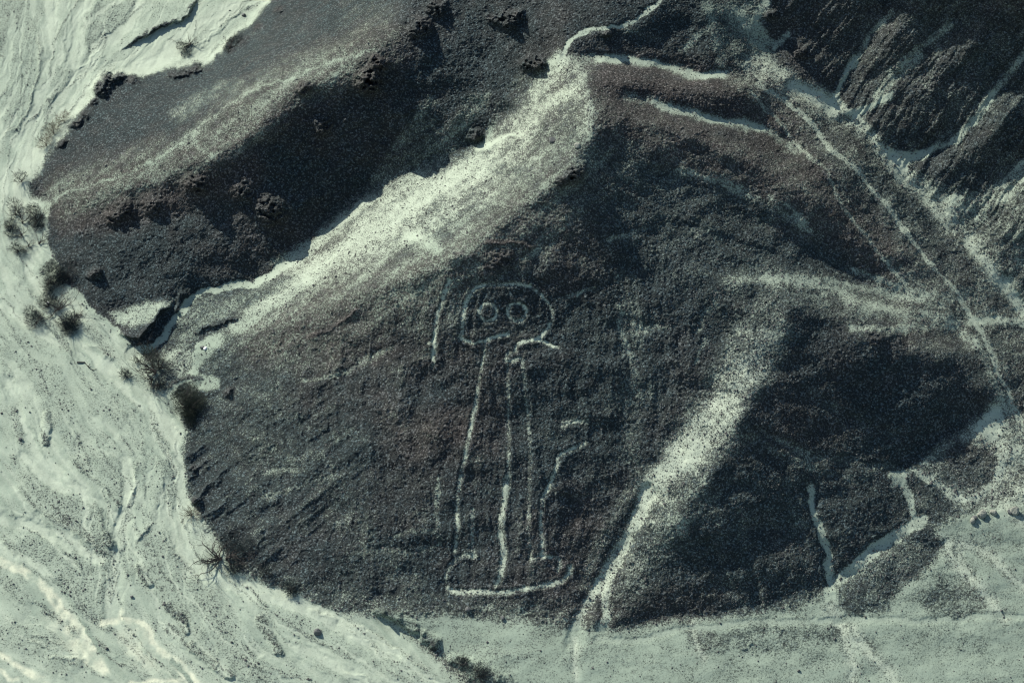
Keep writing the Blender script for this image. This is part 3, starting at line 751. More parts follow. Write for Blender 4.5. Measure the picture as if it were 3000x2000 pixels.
for k, (nm, w, stn, pts) in enumerate(FIG):
    if nm == 'eye':
        key = ('eye', k)
    elif nm in ('body_line', 'leg_line'):
        key = (nm, k if nm == 'leg_line' else 0)
    else:
        key = (nm, 0)
    if key not in PARTS:
        PARTS.append(key)
    w *= 1.3 if nm == 'eye' else 1.4; stn = min(1.0, stn * {'leg_line': 1.15, 'body_line': .95, 'hand_line': .9, 'foot_outline': .95}.get(nm, 1.35))
    sl = window(pts, 26)
    X = UU[sl] + 2.2 * vnoise(UU[sl] / 9, VV[sl] / 9, 91) + 1.5 * vnoise(UU[sl] / 4, VV[sl] / 4, 93)
    Y = VV[sl] + 2.2 * vnoise(UU[sl] / 9, VV[sl] / 9, 92) + 1.5 * vnoise(UU[sl] / 4, VV[sl] / 4, 94)
    d, sg, _ = seg_dist(pts, X, Y)
    m = 1 - smooth((d - w * .2) / (w * 2.1))
    fade = np.clip(.90 + .8 * vnoise(UU[sl] / 22, VV[sl] / 22, 95) + .5 * vnoise(UU[sl] / 7, VV[sl] / 7, 96), .25, 1)
    C[sl] += (.05 - C[sl]) * m * stn * fade
    S[sl] += (.15 - S[sl]) * m * .9
    H[sl] += -.05 * (1 - smooth((d - w) / 3)) * stn + .04 * np.exp(-((d - w - 6) / 3.0) ** 2) * stn
    CLS[sl][d < w + .8] = 4 + PARTS.index(key)
mixz = np.clip(4 * C * (1 - np.clip(C, 0, 1)), 0, 1) * (1 - .6 * RIVM)
bz = smooth((1450 - UU) / 100) * smooth((880 - VV) / 60)
C += mixz * ((fbm(UU / 30, VV / 24, 64, 4) * (1 - bz) + fbma(RA / 120, RB / 13, 66, 4) * bz * 1.0) * .30 + fbm(UU / 8, VV / 7, 65, 3) * .28)
C = np.clip(C, 0, 1).astype(np.float32)
S = np.clip(S, 0, 1); W_ = np.clip(W_, 0, 1) * np.clip(.75 + 1.3 * fbm(UU / 14, VV / 12, 97, 3), .1, 1)

# ------------------------------------------------------------------ terrain mesh
gx0, gy0 = ground(-60, UH + 40)
gx1, gy1 = ground(UW + 60, -40)
DX, DY = 0.068, 0.085


def axis(a, b, step, far):
    core = np.arange(a, b, step)
    g, e, s = [], 0.0, step
    while e < far:
        s = min(s * 1.09, 60); e += s; g.append(e)
    g = np.array(g)
    return np.concatenate([(a - g)[::-1], core, core[-1] + g])


ax = axis(float(min(ground(-30, -30)[0], gx0)), float(max(gx1, ground(UW + 30, -30)[0])), DX, 1600)
ay = axis(float(gy0), float(gy1), DY, 1600)
GX, GY = np.meshgrid(ax, ay)
pu, pv = marks(GX, GY)
inner = (pu > U0) & (pu < U1) & (pv > V0) & (pv < V1) & (GY > CAM[1] + 20)
fu = np.clip((np.clip(pu, U0, U1) - U0) / ST, 0, NU - 1.001)
fv = np.clip((np.clip(pv, V0, V1) - V0) / ST, 0, NV - 1.001)
fv = np.where(GY < CAM[1] + 60, NV - 1.001, fv)
hh = bil(H, fu, fv); cc = bil(C, fu, fv); ss = bil(S, fu, fv); ww = bil(W_, fu, fv); bb = bil(B, fu, fv)
cls = CLS[np.rint(fv).astype(int), np.rint(fu).astype(int)]
# stones as relief
r1 = vnoise(GX / .25, GY / .30, 101); r2 = vnoise(GX / .145, GY / .18, 102); r3 = vnoise(GX / .8, GY / .9, 103)
rough = smooth(cc * 1.5)
hh = hh + rough * (.048 * r1 + .050 * r2 + .045 * r3) + .010 * r2
lump = np.clip(r1 + r3 * .5 - .36, 0, 1) * smooth((cc - .15) / .3) * .30
hh = hh + lump
k = (CAM[2]) 
kx = (CAM[0] - GX) / k; ky = (CAM[1] - GY) / k
lim = np.hypot(kx, ky); sc_ = np.minimum(1, 2.2 / np.maximum(lim, 1e-6))
PX = GX + kx * sc_ * hh; PY = GY + ky * sc_ * hh; PZ = hh
CORE_I = PX.shape


def at(u, v, dz=0.0):
    X, Y = ground(u, v)
    X = float(X); Y = float(Y)
    i = min(max((u - U0) / ST, 0), NU - 1.001); j = min(max((v - V0) / ST, 0), NV - 1.001)
    h = float(bil(H, np.array([i]), np.array([j]))[0])
    return Vector((X + (CAM[0] - X) * h / CAM[2], Y + (CAM[1] - Y) * h / CAM[2], h + dz))


# ------------------------------------------------------------------ materials
def node_mat(name):
    m = bpy.data.materials.new(name)
    m.use_nodes = True
    nt = m.node_tree
    b = nt.nodes['Principled BSDF']
    b.inputs['Roughness'].default_value = .95
    b.inputs['Specular IOR Level'].default_value = .12
    return m, nt, b


def mathn(nt, op, a, b=None, c=None, clamp=False):
    n = nt.nodes.new('ShaderNodeMath'); n.operation = op; n.use_clamp = clamp
    for i, v in enumerate((a, b, c)):
        if v is None:
            continue
        if isinstance(v, (int, float)):
            n.inputs[i].default_value = v
        else:
            nt.links.new(v, n.inputs[i])
    return n.outputs[0]


def mixc(nt, f, a, b, mode='MIX'):
    n = nt.nodes.new('ShaderNodeMix'); n.data_type = 'RGBA'; n.blend_type = mode
    for i, v in ((0, f), (6, a), (7, b)):
        if isinstance(v, (int, float)):
            n.inputs[i].default_value = v
        elif isinstance(v, tuple):
            n.inputs[i].default_value = (*v, 1)
        else:
            nt.links.new(v, n.inputs[i])
    return n.outputs[2]


SAND, SILT, CRUST = (.40, .45, .355), (.205, .258, .205), (.55, .57, .43)
G_TEAL, G_BROWN = (.036, .049, .051), (.060, .056, .053)


def ground_material():
    m, nt, b = node_mat("desert_ground")
    N = nt.nodes
    tc = N.new('ShaderNodeTexCoord')
    at_ = N.new('ShaderNodeAttribute'); at_.attribute_name = 'ground_mix'
    sp = N.new('ShaderNodeSeparateColor'); nt.links.new(at_.outputs['Color'], sp.inputs[0])
    cov, silt, crust, brown = sp.outputs[0], sp.outputs[1], sp.outputs[2], at_.outputs['Alpha']

    def noise(scale, det, rough=.6):
        n = N.new('ShaderNodeTexNoise'); n.inputs['Scale'].default_value = scale; n.inputs['Detail'].default_value = det
        n.inputs['Roughness'].default_value = rough
        nt.links.new(tc.outputs['Object'], n.inputs['Vector'])
        return n.outputs[0]
    fine = noise(6.5, 3.0, .7)
    mid = noise(.55, 4.0, .6)
    wide = noise(.12, 3.0, .5)
    vor = N.new('ShaderNodeTexVoronoi'); vor.inputs['Scale'].default_value = 7.0
    nt.links.new(tc.outputs['Object'], vor.inputs['Vector'])
    thr = mathn(nt, 'MULTIPLY_ADD', fine, 3.0, -1.12)
    thr = mathn(nt, 'ADD', thr, mathn(nt, 'MULTIPLY_ADD', mid, .5, -.25))
    f = mathn(nt, 'SUBTRACT', cov, thr)
    f = mathn(nt, 'MULTIPLY_ADD', f, 3.0, .5, clamp=True)
    edge = mathn(nt, 'MULTIPLY', cov, 9.0, clamp=True)          # clean sand stays clean
    f = mathn(nt, 'MULTIPLY', f, edge)
    flat = mathn(nt, 'SUBTRACT', 1.0, mathn(nt, 'POWER', mathn(nt, 'SUBTRACT', 1.0, cov, clamp=True), 1.6))
    f = mathn(nt, 'MULTIPLY_ADD', f, .60, mathn(nt, 'MULTIPLY', flat, .40))
    # sand
    sand = mixc(nt, silt, SAND, SILT)
    sand = mixc(nt, crust, sand, CRUST)
    sv = mathn(nt, 'MULTIPLY_ADD', mid, .5, .75)
    sv = mathn(nt, 'MULTIPLY', sv, mathn(nt, 'MULTIPLY_ADD', fine, .35, .83))
    cmb = N.new('ShaderNodeCombineColor')
    for i in range(3):
        nt.links.new(sv, cmb.inputs[i])
    sand = mixc(nt, 1.0, sand, cmb.outputs[0], 'MULTIPLY')
    # gravel
    bw = mathn(nt, 'ADD', brown, mathn(nt, 'MULTIPLY_ADD', mid, 1.4, -.7), clamp=True)
    grav = mixc(nt, bw, G_TEAL, G_BROWN)
    vs_ = N.new('ShaderNodeSeparateColor'); nt.links.new(vor.outputs['Color'], vs_.inputs[0])
    gv = mathn(nt, 'POWER', vs_.outputs[0], 5.0)
    gv = mathn(nt, 'MULTIPLY_ADD', gv, 1.8, .5)
    gv = mathn(nt, 'MULTIPLY', gv, mathn(nt, 'MULTIPLY_ADD', fine, 1.8, .1, clamp=False))
    gv = mathn(nt, 'MULTIPLY', gv, mathn(nt, 'MULTIPLY_ADD', wide, .6, .7))
    cm2 = N.new('ShaderNodeCombineColor')
    for i in range(3):
        nt.links.new(gv, cm2.inputs[i])
    grav = mixc(nt, 1.0, grav, cm2.outputs[0], 'MULTIPLY')
    col = mixc(nt, f, sand, grav)
    nt.links.new(col, b.inputs['Base Color'])
    bp = N.new('ShaderNodeBump'); bp.inputs['Distance'].default_value = .08
    hgt = mathn(nt, 'ADD', mathn(nt, 'MULTIPLY', fine, .8), mathn(nt, 'MULTIPLY', vor.outputs['Distance'], -.8))
    nt.links.new(hgt, bp.inputs['Height'])
    nt.links.new(mathn(nt, 'MULTIPLY_ADD', cov, .75, .10, clamp=True), bp.inputs['Strength'])
    nt.links.new(bp.outputs[0], b.inputs['Normal'])
    return m


GM = ground_material()


def simple_mat(name, col, var=.4, scale=3.0, rough=.9):
    m, nt, b = node_mat(name)
    b.inputs['Roughness'].default_value = rough
    n = nt.nodes.new('ShaderNodeTexNoise'); n.inputs['Scale'].default_value = scale; n.inputs['Detail'].default_value = 4
    tc = nt.nodes.new('ShaderNodeTexCoord'); nt.links.new(tc.outputs['Object'], n.inputs['Vector'])
    c = mixc(nt, n.outputs[0], tuple(x * (1 - var) for x in col), tuple(x * (1 + var) for x in col))
    nt.links.new(c, b.inputs['Base Color'])
    return m


M_WOOD = simple_mat("dead_wood", (.060, .055, .050), .4, 5)
M_LEAF = simple_mat("dry_foliage", (.055, .066, .050), .5, 2)
M_LEAFD = simple_mat("dark_foliage", (.028, .040, .042), .5, 2)
M_TWIG = simple_mat("dry_brown_twigs", (.13, .11, .08), .4, 2)
M_ROCK = simple_mat("dark_rock", (.12, .125, .12), .4, 4)
M_PALE = simple_mat("pale_rock", (.24, .25, .21), .25, 4)
M_WHITE = simple_mat("white_rock", (.80, .80, .78), .08, 3)
M_GRAV = simple_mat("loose_stone", (.10, .10, .095), .6, .8)


# ------------------------------------------------------------------ build the terrain pieces
def build_piece(name, fmask, parent=None):
    jj, ii = np.nonzero(fmask)
    n = PX.shape[1]
    q = np.stack([jj * n + ii, jj * n + ii + 1, (jj + 1) * n + ii + 1, (jj + 1) * n + ii], 1)
    used = np.unique(q)
    re = np.full(PX.size, -1, np.int32); re[used] = np.arange(len(used), dtype=np.int32)
    q = re[q].astype(np.int32)
    me = bpy.data.meshes.new(name)
    me.vertices.add(len(used))
    co = np.stack([PX.ravel()[used], PY.ravel()[used], PZ.ravel()[used]], 1).astype(np.float32)
    me.vertices.foreach_set('co', co.ravel())
    me.loops.add(len(q) * 4)
    me.loops.foreach_set('vertex_index', q.ravel())
    me.polygons.add(len(q))
    me.polygons.foreach_set('loop_start', np.arange(0, len(q) * 4, 4, dtype=np.int32))
    me.update(calc_edges=True)
    ca = me.color_attributes.new('ground_mix', 'FLOAT_COLOR', 'POINT')
    col = np.stack([cc.ravel()[used], ss.ravel()[used], ww.ravel()[used], bb.ravel()[used]], 1).astype(np.float32)
    ca.data.foreach_set('color', col.ravel())
    me.materials.append(GM)
    o = bpy.data.objects.new(name, me)
    COL.objects.link(o)
    o.parent = parent
    return o


fc = cls[:-1, :-1]
for name, idx in (('hills', 0), ('dry_riverbed', 1), ('plain', 2), ('footpath', 3)):
    o = build_piece(name, fc == idx)
    o['kind'] = 'structure'
fig = bpy.data.objects.new('ground_figure', None)
COL.objects.link(fig)
fig['label'] = "huge round-eyed standing figure drawn in cleared pale lines on the dark gravel slope"
fig['category'] = "geoglyph"
for i, key in enumerate(PARTS):
    fm = fc == 4 + i
    if fm.any():
        build_piece(key[0], fm, fig)


# ------------------------------------------------------------------ plants
class MB:
    def __init__(s):
        s.v, s.f = [], []

    def tube(s, pts, rad, n=4):
        base = len(s.v)
        for k, p in enumerate(pts):
            d = (pts[min(k + 1, len(pts) - 1)] - pts[max(k - 1, 0)]).normalized()
            a = d.orthogonal().normalized(); b = d.cross(a)
            for j in range(n):
                t = 2 * math.pi * j / n
                s.v.append(p + (a * math.cos(t) + b * math.sin(t)) * rad[k])
        for k in range(len(pts) - 1):
            for j in range(n):
                j2 = (j + 1) % n
                s.f.append((base + k * n + j, base + k * n + j2, base + (k + 1) * n + j2, base + (k + 1) * n + j))
        s.f.append(tuple(base + (len(pts) - 1) * n + j for j in range(n)))

    def blade(s, p, d, L, w, rnd):
        side = d.cross(Vector((rnd.uniform(-1, 1), rnd.uniform(-1, 1), rnd.uniform(-1, 1)))).normalized() * w
        b = len(s.v)
        s.v += [p - side, p + side, p + d * L]
        s.f.append((b, b + 1, b + 2))

    def build(s, name, mat, parent, smooth_=False):
        me = bpy.data.meshes.new(name)
        me.from_pydata([tuple(v) for v in s.v], [], s.f)
        me.materials.append(mat)
        if smooth_:
            me.polygons.foreach_set('use_smooth', [True] * len(me.polygons))
        me.update()
        o = bpy.data.objects.new(name, me)
        COL.objects.link(o)
        o.parent = parent
        return o


def rot2(a, el):
    return Vector((math.cos(a) * math.cos(el), math.sin(a) * math.cos(el), math.sin(el)))


def grow(mb, tw, p, az, el, L, r, lev, rnd, tips):
    n = 5
    pts, rad = [p.copy()], [r]
    for k in range(n):
        az += rnd.uniform(-.6, .6); el += rnd.uniform(-.4, .4)
        el = max(-.1, min(1.2, el))
        p = p + rot2(az, el) * (L / n)
        if p.z < .08:
            p.z = .08
        pts.append(p.copy()); rad.append(r * (1 - .62 * (k + 1) / n))
    (mb if lev < 2 else tw).tube(pts, rad, 5 if lev < 2 else 3)
    if lev >= 3:
        tips.append(pts[-1])
        return
    for k in range(1, n + 1):
        for _ in range(rnd.choice((1, 1, 2) if k == n else (0, 1, 1))):
            sd = rnd.choice((-1, 1))
            grow(mb, tw, pts[k], az + sd * rnd.uniform(.25, .95), el + rnd.uniform(-.2, .35), L * rnd.uniform(.38, .7), max(rad[k] * .72, .012), lev + 1, rnd, tips)


def foliage(mb, centers, n, size, rnd, up=.6, w=.018):
    for (c, R) in centers:
        for _ in range(int(n * 1.7 * R * R)):
            d = Vector((rnd.gauss(0, 1), rnd.gauss(0, 1), rnd.gauss(0, 1) * .7)).normalized()
            q = c + Vector((d.x, d.y, d.z * .8)) * R * rnd.random() ** .55
            if q.z < .03:
                q.z = .03
            e = (d + Vector((rnd.uniform(-.6, .6), rnd.uniform(-.6, .6), up))).normalized()
            mb.blade(q, e, size * rnd.uniform(.6, 1.4), w * rnd.uniform(.7, 1.4), rnd)


def plant(name, label, cat, u, v, R, limbs=5, az=(0, 2 * math.pi), el=.5, r=.055, tufts=(), bare=True, leaf=None, dens=420, group=None, seed=0, lev=1):
    """u, v mark the foot; R reach in metres; tufts: (du, dv, radius, height) foliage clumps"""
    rnd = random.Random(seed * 77 + int(u) + int(v) * 3)
    R *= .8; r *= .85
    root = bpy.data.objects.new(name, None)
    COL.objects.link(root)
    root.location = at(u, v)
    root['label'] = label; root['category'] = cat
    if group:
        root['group'] = group
    mb, tw, tips = MB(), MB(), []
    mb.tube([Vector((0, 0, -.35)), Vector((0, 0, .12)), Vector((.02, .02, .3))], [r * 2.0, r * 1.8, r * 1.2], 6)
    for k in range(limbs):
        a = az[0] + (az[1] - az[0]) * (k + rnd.uniform(.2, .8)) / limbs
        grow(mb, tw, Vector((0, 0, .12)), a, el * rnd.uniform(.5, 1.3), R * rnd.uniform(.3, .85), r * rnd.uniform(.7, 1.1), lev, rnd, tips)
    mb.build('trunk', M_WOOD, root, True)
    t_ = tw.build('twigs', M_WOOD if leaf is not M_TWIG else M_TWIG, root)
    t_['kind'] = 'stuff'
    cs = []
    base = at(u, v)
    for (du, dv, rr, hz) in tufts:
        q = at(u + du, v + dv) - base
        cs.append((Vector((q.x, q.y, q.z + hz)), rr))
    if cs:
        fb = MB()
        foliage(fb, cs, dens, .26, rnd)
        fb.build('foliage', leaf or M_LEAFD, root)
    return root


PI = math.pi
# top left
plant('bare_bush', "leafless thorny bush with one grey-green tuft on the open sand of the upper riverbed", "bush", 437, 103, 3.0, 6, (0, 2 * PI), .45, .06,
      [(-17, 8, .75, .45), (-10, 22, .55, .2)], seed=1)
plant('dry_bush', "dark bush with bare upright twigs at the upper hill foot beside open sand", "bush", 528, 112, 2.0, 5, (.5, 2.8), .6, .05,
      [(8, -8, .65, .4), (-5, 6, .6, .3), (20, -18, .55, .4)], seed=2, leaf=M_LEAFD)
for i, (u, v, rr, lb) in enumerate(((148, 281, .8, "hazy brown bush, highest of the three under the rocky hill edge"), (124, 308, .95, "hazy brown bush, middle one of the three under the rocky hill edge"),
                                    (107, 335, 1.05, "hazy brown bush, lowest of the three under the rocky hill edge"))):
    plant('dry_bush', lb, "bush", u, v, 1.9, 5, (1.2, 4.4), .6, .035, [(-4, -4, rr, .5), (6, -12, rr * .6, .5)], seed=3 + i, leaf=M_TWIG, dens=230, group="bushes below the rocky left edge")
plant('dry_bush', "small grey twiggy bush alone on sand where the left hill ends", "bush", 50, 418, 2.0, 6, (0, 2 * PI), .5, .04, [(-2, -8, .75, .4)], seed=8, dens=260)
# cluster at the left edge
plant('dry_bush', "upright feathery grey bush, topmost of the left edge thicket", "bush", 36, 495, 2.2, 5, (0, 2 * PI), .7, .04, [(-4, -20, .75, .5), (2, -5, .6, .3)], seed=9, dens=300)
plant('bare_tree', "small leafless tree with curved boughs between two grey bushes", "tree", 52, 513, 2.6, 6, (.4, 2.9), .5, .06, [(2, -25, .6, .5)], seed=10, dens=200)
plant('dry_bush', "dense dark blue-grey bush beside the hill foot at the left edge", "bush", 85, 508, 2.8, 8, (-1.6, 3.1), .5, .05, [(-8, -22, .75, .5), (1, 3, 1.0, .4), (5, 15, .6, .2)], seed=11, dens=520)
plant('dry_bush', "dark shaggy bush touching the left picture edge", "bush", 26, 522, 2.4, 6, (1.2, 4.6), .5, .05, [(0, -3, .7, .4), (0, 14, .7, .2)], seed=12, dens=420)
plant('bare_tree', "leafless spreading tree on pale sand below the dark left bush", "tree", 50, 541, 2.6, 6, (0, 2 * PI), .4, .05, [], seed=13)
plant('bare_tree', "leafless tree leaning along the foot of the hill", "tree", 90, 560, 2.8, 6, (-1.4, 2.2), .4, .05, [], seed=14)
plant('dry_bush', "small blue-grey bush, lowest of the left edge thicket", "bush", 42, 578, 2.0, 5, (0, 2 * PI), .5, .04, [(-4, -6, .6, .3), (5, 4, .55, .2)], seed=15, dens=380)
plant('dry_bush', "low star-shaped bush with bare arching stems right of the lowest grey one", "bush", 66, 566, 1.5, 6, (0, 2 * PI), .4, .035, [], seed=16)
# two-lobed
plant('leafy_bush', "dark two-lobed bush, left one of the pair at the foot of the shaded hill", "bush", 124, 655, 2.6, 6, (1.0, 4.4), .6, .06,
      [(-6, -20, 1.1, .8), (0, -34, .7, .9), (-4, 0, .9, .4), (-12, 14, .55, .2)], seed=17, dens=560)
plant('leafy_bush', "dark upright bush, right one of the pair at the foot of the shaded hill", "bush", 144, 652, 2.2, 5, (-.6, 2.2), .6, .06,
      [(6, -22, .85, .7), (2, -4, .85, .3), (-4, -14, .6, .4)], seed=18, dens=560)
plant('leafy_bush', "dark bush around a white stone above the spreading bare tree", "bush", 112, 703, 2.2, 6, (1.0, 4.6), .5, .05, [(0, -7, .95, .5), (12, -6, .6, .4)], seed=19, dens=460)
plant('bare_tree', "wide leafless tree with long kinked boughs on the left sand", "tree", 135, 712, 4.6, 8, (0, 2 * PI), .35, .075, [], seed=20)
plant('leafy_bush', "dark bush left of the wide bare tree", "bush", 84, 743, 2.6, 6, (0, 2 * PI), .45, .05, [(-3, -3, 1.05, .4), (-14, -22, .7, .4), (4, -16, .5, .3)], seed=21, dens=400)
plant('leafy_bush', "round blue-black bush below the wide bare tree", "bush", 159, 750, 2.8, 7, (0, 2 * PI), .5, .06, [(0, -5, 1.1, .6), (2, 10, .9, .3), (8, -1, .9, .5)], seed=22, dens=540)
plant('bare_bush', "thin leafless bush with looping stems beside the pale path", "bush", 173, 727, 2.2, 6, (-1, 2), .3, .035, [], seed=23)
# valley mouth
plant('dry_bush', "small round grey bush alone on the riverbed near the valley mouth", "bush", 288, 863, 1.1, 4, (0, 2 * PI), .5, .03, [(-3, -2, .55, .3), (6, 2, .5, .3)], seed=24, dens=380)
plant('dry_bush', "tiny faint grey bush on sand above the big bare tree", "bush", 312, 834, 1.0, 3, (0, 2 * PI), .6, .025, [(0, -2, .5, .3)], seed=241, dens=220, leaf=M_LEAF)
plant('bare_tree', "large leafless tree with many boughs reaching left at the valley mouth", "tree", 357, 856, 4.6, 8, (1.9, 4.6), .3, .075, [], seed=25)
plant('leafy_bush', "grey-green bush with crooked boughs leaning up the valley mouth spur", "bush", 366, 848, 3.4, 8, (-.2, 3.0), .5, .06, [(-18, -22, 1.0, .8), (-28, -30, .9, .8), (-6, -12, .8, .5), (14, 2, .9, .4)], seed=26, dens=230, leaf=M_LEAF)
plant('leafy_bush', "low dark bush just below the big leafless tree", "bush", 362, 886, 1.6, 5, (0, 2 * PI), .5, .04, [(0, -2, .8, .3), (9, 2, .5, .2)], seed=27, dens=420)
plant('bare_tree', "leafless fan-shaped tree hanging down over sand below its larger neighbour", "tree", 350, 872, 3.2, 7, (2.9, 5.4), .25, .05, [], seed=271)
plant('leafy_bush', "big olive bush with three crowns standing on pale sand at the hill's corner", "bush", 436, 952, 3.6, 9, (.3, 2.8), .8, .09,
      [(-20, -28, .95, 1.0), (0, -32, 1.1, 1.3), (22, -20, .9, .9), (-4, -10, 1.3, .7), (10, -8, 1.0, .6), (0, 8, .8, .3), (4, 20, .7, .2)], seed=28, dens=560, leaf=M_LEAF)
# lower left
plant('bare_bush', "small brown leafless bush against the hill foot above the big bare tree", "bush", 441, 1184, 2.0, 7, (1.6, 4.4), .4, .035, [(4, -4, .7, .3)], seed=30, leaf=M_TWIG, dens=240)
plant('bare_tree', "big leafless tree fanning left over pale sand at the lower hill foot", "tree", 506, 1284, 4.6, 10, (1.8, 4.75), .3, .10, [], seed=31)
plant('leafy_bush', "spreading tree with dark leaf tufts right of the big leafless tree", "tree", 521, 1284, 3.6, 7, (-1.6, 1.9), .4, .09, [(40, -30, .95, .6), (24, -18, .7, .5), (2, -38, .8, .4), (14, 18, .8, .3), (18, 26, .65, .2)], seed=32, dens=380)
plant('leafy_bush', "small dark bush at the slope foot, right of the tufted tree", "bush", 610, 1315, 1.0, 4, (0, 2 * PI), .5, .03, [(0, -2, .6, .3)], seed=33, dens=420)
plant('leafy_bush', "round dark blue bush at the slope foot between sand and gravel", "bush", 667, 1357, 1.3, 5, (0, 2 * PI), .5, .04, [(0, -4, .8, .4), (4, 6, .5, .2)], seed=34, dens=520)
plant('leafy_bush', "small dark bush on the sandy bank near the bottom edge", "bush", 1062, 1523, 1.1, 4, (0, 2 * PI), .5, .03, [(-4, -2, .55, .3), (8, 2, .5, .2)], seed=35, dens=480)
plant('leafy_bush', "dark twiggy bush on the bank nearest the bottom edge", "bush", 1100, 1552, 2.0, 6, (0, 2 * PI), .5, .05, [(0, -8, .75, .4), (14, -2, .6, .3)], seed=36, dens=480)


# ------------------------------------------------------------------ rocks
def rock_mesh(name, r, mat, seed, flat=.75, sub=3):
    import bmesh
    rnd = random.Random(seed)
    bm = bmesh.new()
    bmesh.ops.create_icosphere(bm, subdivisions=sub, radius=1.0)
    planes = [(Vector((rnd.gauss(0, 1), rnd.gauss(0, 1), rnd.gauss(0, 1))).normalized(), rnd.uniform(.62, .95)) for _ in range(9)]
    for v in bm.verts:
        for n, d in planes:
            e = v.co.dot(n) - d
            if e > 0:
                v.co -= n * e
        v.co *= 1 + .05 * math.sin(v.co.x * 9 + seed) * math.cos(v.co.y * 8)
        v.co = Vector((v.co.x * r * 1.1, v.co.y * r, v.co.z * r * flat))
    me = bpy.data.meshes.new(name)
    bm.to_mesh(me); bm.free()
    me.materials.append(mat)
    return me


def boulder(u, v, r, mat, label, seed, flat=.8, cat="boulder"):
    o = bpy.data.objects.new('boulder', rock_mesh('boulder', r, mat, seed, flat))
    COL.objects.link(o)
    o.location = at(u, v, r * .35)
    o.rotation_euler = (0, 0, seed * 1.3)
    o['label'] = label; o['category'] = cat
    return o


boulder(2233, 1196, .30, M_PALE, "small pale boulder, lowest left of the row across the right plain", 1)
boulder(2239, 1190, .26, M_ROCK, "small dark boulder just above the lowest pale one of the right row", 2)
boulder(2255, 1182, .44, M_PALE, "largest boulder of the row on the right plain", 3, .9)
boulder(2281, 1178, .33, M_PALE, "round boulder halfway along the row on the right plain", 4, .9)
boulder(2320, 1176, .28, M_ROCK, "dark flat boulder touching the pale round one by the right edge", 5)
boulder(2329, 1174, .46, M_PALE, "pale round boulder at the right end of the boulder row", 6, .95)
boulder(729, 1453, .36, M_ROCK, "lone boulder with black shadow on the riverbed below the slope foot", 7, 1.0)
boulder(472, 801, .20, M_WHITE, "white stone beside the sandy gully at the end of the main hill", 8)
boulder(465, 799, .24, M_ROCK, "dark boulder just left of the white stone in the gully", 9)
boulder(110, 696, .17, M_WHITE, "white stone among dark twigs on the left sand", 10)
boulder(560, 37, .26, M_ROCK, "dark boulder on pale sand near the top of the riverbed", 11)
boulder(303, 1370, .16, M_ROCK, "small dark boulder right of the wide sand flow in the lower riverbed", 12)
boulder(47, 964 + 45, .20, M_ROCK, "small dark boulder on a pale bar at the far left of the riverbed", 13)
boulder(292, 876 - 10, .12, M_ROCK, "small stone beside the little round bush on the riverbed", 14)
boulder(1075, 1400, .28, M_ROCK, "dark boulder just below the feet of the ground figure", 15)
boulder(1154, 1420, .22, M_ROCK, "small dark boulder on the pale plain under the figure", 16)
boulder(1326, 337, .34, M_PALE, "pale block of rock near the summit of the main hill", 17)
boulder(1268, 325, .36, M_ROCK, "angular dark block just below the pale summit slope", 18)

# fallen branch
fbm_ = MB()
pp = [(177, 833), (195, 833), (203, 843), (213, 851), (222, 848)]
o0 = at(200, 842)
fbm_.tube([at(u, v, .08) - o0 for u, v in pp], [.07, .065, .055, .04, .02], 6)
fbm_.tube([at(203, 843, .08) - o0, at(208, 838, .16) - o0], [.035, .015], 5)
fb = fbm_.build('fallen_branch', M_WOOD, None, True)
fb.location = o0
fb['label'] = "thin crooked fallen branch lying on the open riverbed sand"
fb['category'] = "branch"


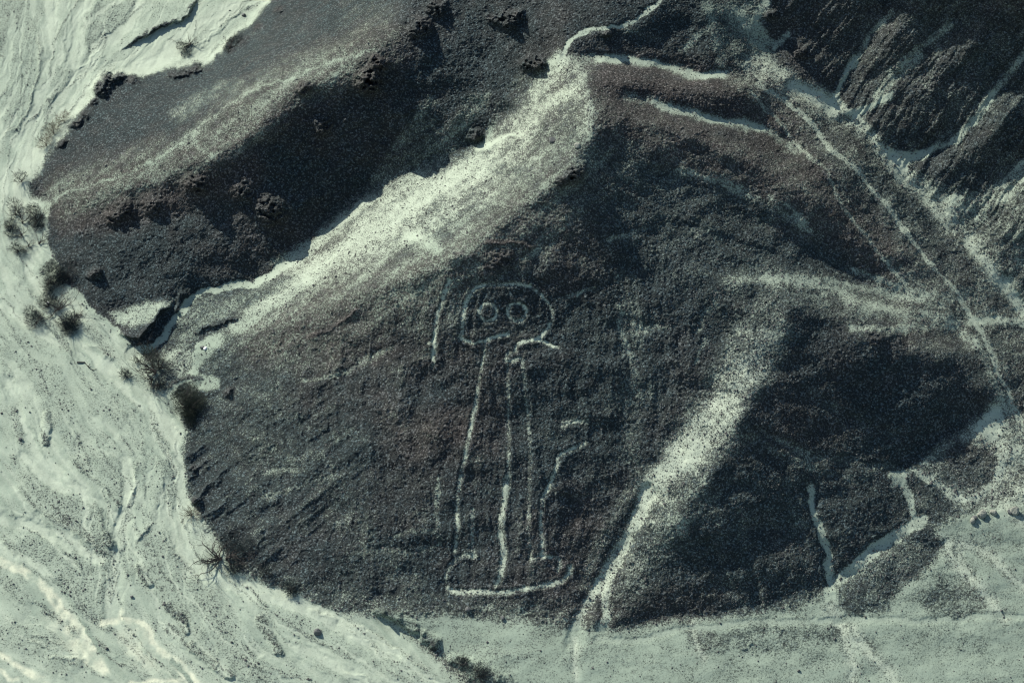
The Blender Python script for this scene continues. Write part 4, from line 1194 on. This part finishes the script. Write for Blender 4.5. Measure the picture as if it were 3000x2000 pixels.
# ------------------------------------------------------------------ loose stones: nobody could count them
def loose_stones():
    rs = np.random.RandomState(5)
    n = 230000
    u = rs.uniform(-80, UW + 80, n); v = rs.uniform(-80, UH + 60, n)
    fu_ = (u - U0) / ST; fv_ = (v - V0) / ST
    c = bil(C, fu_, fv_); rv = bil(RIVM, fu_, fv_); w_ = bil(W_, fu_, fv_)
    clump = vnoise(u / 26, v / 20, 201) + .5
    p = np.where(rv > .5, (np.clip(c - .05, 0, 1) * 1.7 + .008) * clump * 1.3, (1 - .93 * bil(PLAIN, fu_, fv_)) * (.06 + .5 * (1 - np.abs(c - .5) * 1.6).clip(0, 1)))
    keep = rs.rand(n) < p * (1 - w_)
    u, v, rv, c = u[keep], v[keep], rv[keep], c[keep]
    X, Y = ground(u, v)
    h = bil(H, (u - U0) / ST, (v - V0) / ST)
    X = X + (CAM[0] - X) * h / CAM[2]; Y = Y + (CAM[1] - Y) * h / CAM[2]
    m = len(u)
    r = (.04 + .045 * rs.rand(m) ** 2 + .09 * rs.rand(m) ** 16) * np.where(rv > .5, 1, np.where(c < .6, 1.05, .8))
    t = (1 + 5 ** .5) / 2
    base = np.array([(1, 0, 0), (-1, 0, 0), (0, 1, 0), (0, -1, 0), (0, 0, 1), (0, 0, -1)], np.float32)
    tri = np.array([(0, 2, 4), (2, 1, 4), (1, 3, 4), (3, 0, 4), (2, 0, 5), (1, 2, 5), (3, 1, 5), (0, 3, 5)], np.int32)
    an = rs.uniform(0, 6.283, m)
    jit = rs.uniform(.6, 1.35, (m, 6, 1)).astype(np.float32)
    P = base[None] * jit
    x = P[..., 0] * np.cos(an)[:, None] - P[..., 1] * np.sin(an)[:, None]
    y = P[..., 0] * np.sin(an)[:, None] + P[..., 1] * np.cos(an)[:, None]
    z = P[..., 2] * rs.uniform(.5, .85, (m, 1))
    co = np.stack([x * r[:, None] + X[:, None], y * r[:, None] + Y[:, None], z * r[:, None] + h[:, None] + r[:, None] * .35 + .04 * 0], -1)
    f = tri[None] + (np.arange(m) * 6)[:, None, None]
    me = bpy.data.meshes.new('loose_stones')
    me.vertices.add(m * 6); me.vertices.foreach_set('co', co.astype(np.float32).ravel())
    me.loops.add(m * 24); me.loops.foreach_set('vertex_index', f.astype(np.int32).ravel())
    me.polygons.add(m * 8); me.polygons.foreach_set('loop_start', np.arange(0, m * 24, 3, dtype=np.int32))
    me.polygons.foreach_set('use_smooth', np.zeros(m * 8, bool))
    me.update(calc_edges=True)
    me.materials.append(M_GRAV)
    o = bpy.data.objects.new('loose_stones', me)
    COL.objects.link(o)
    o['kind'] = 'stuff'; o['label'] = "loose stones strewn over riverbed and slopes"; o['category'] = "stones"
    print('stones', m)


loose_stones()
print('terrain verts', PX.size, PX.shape)
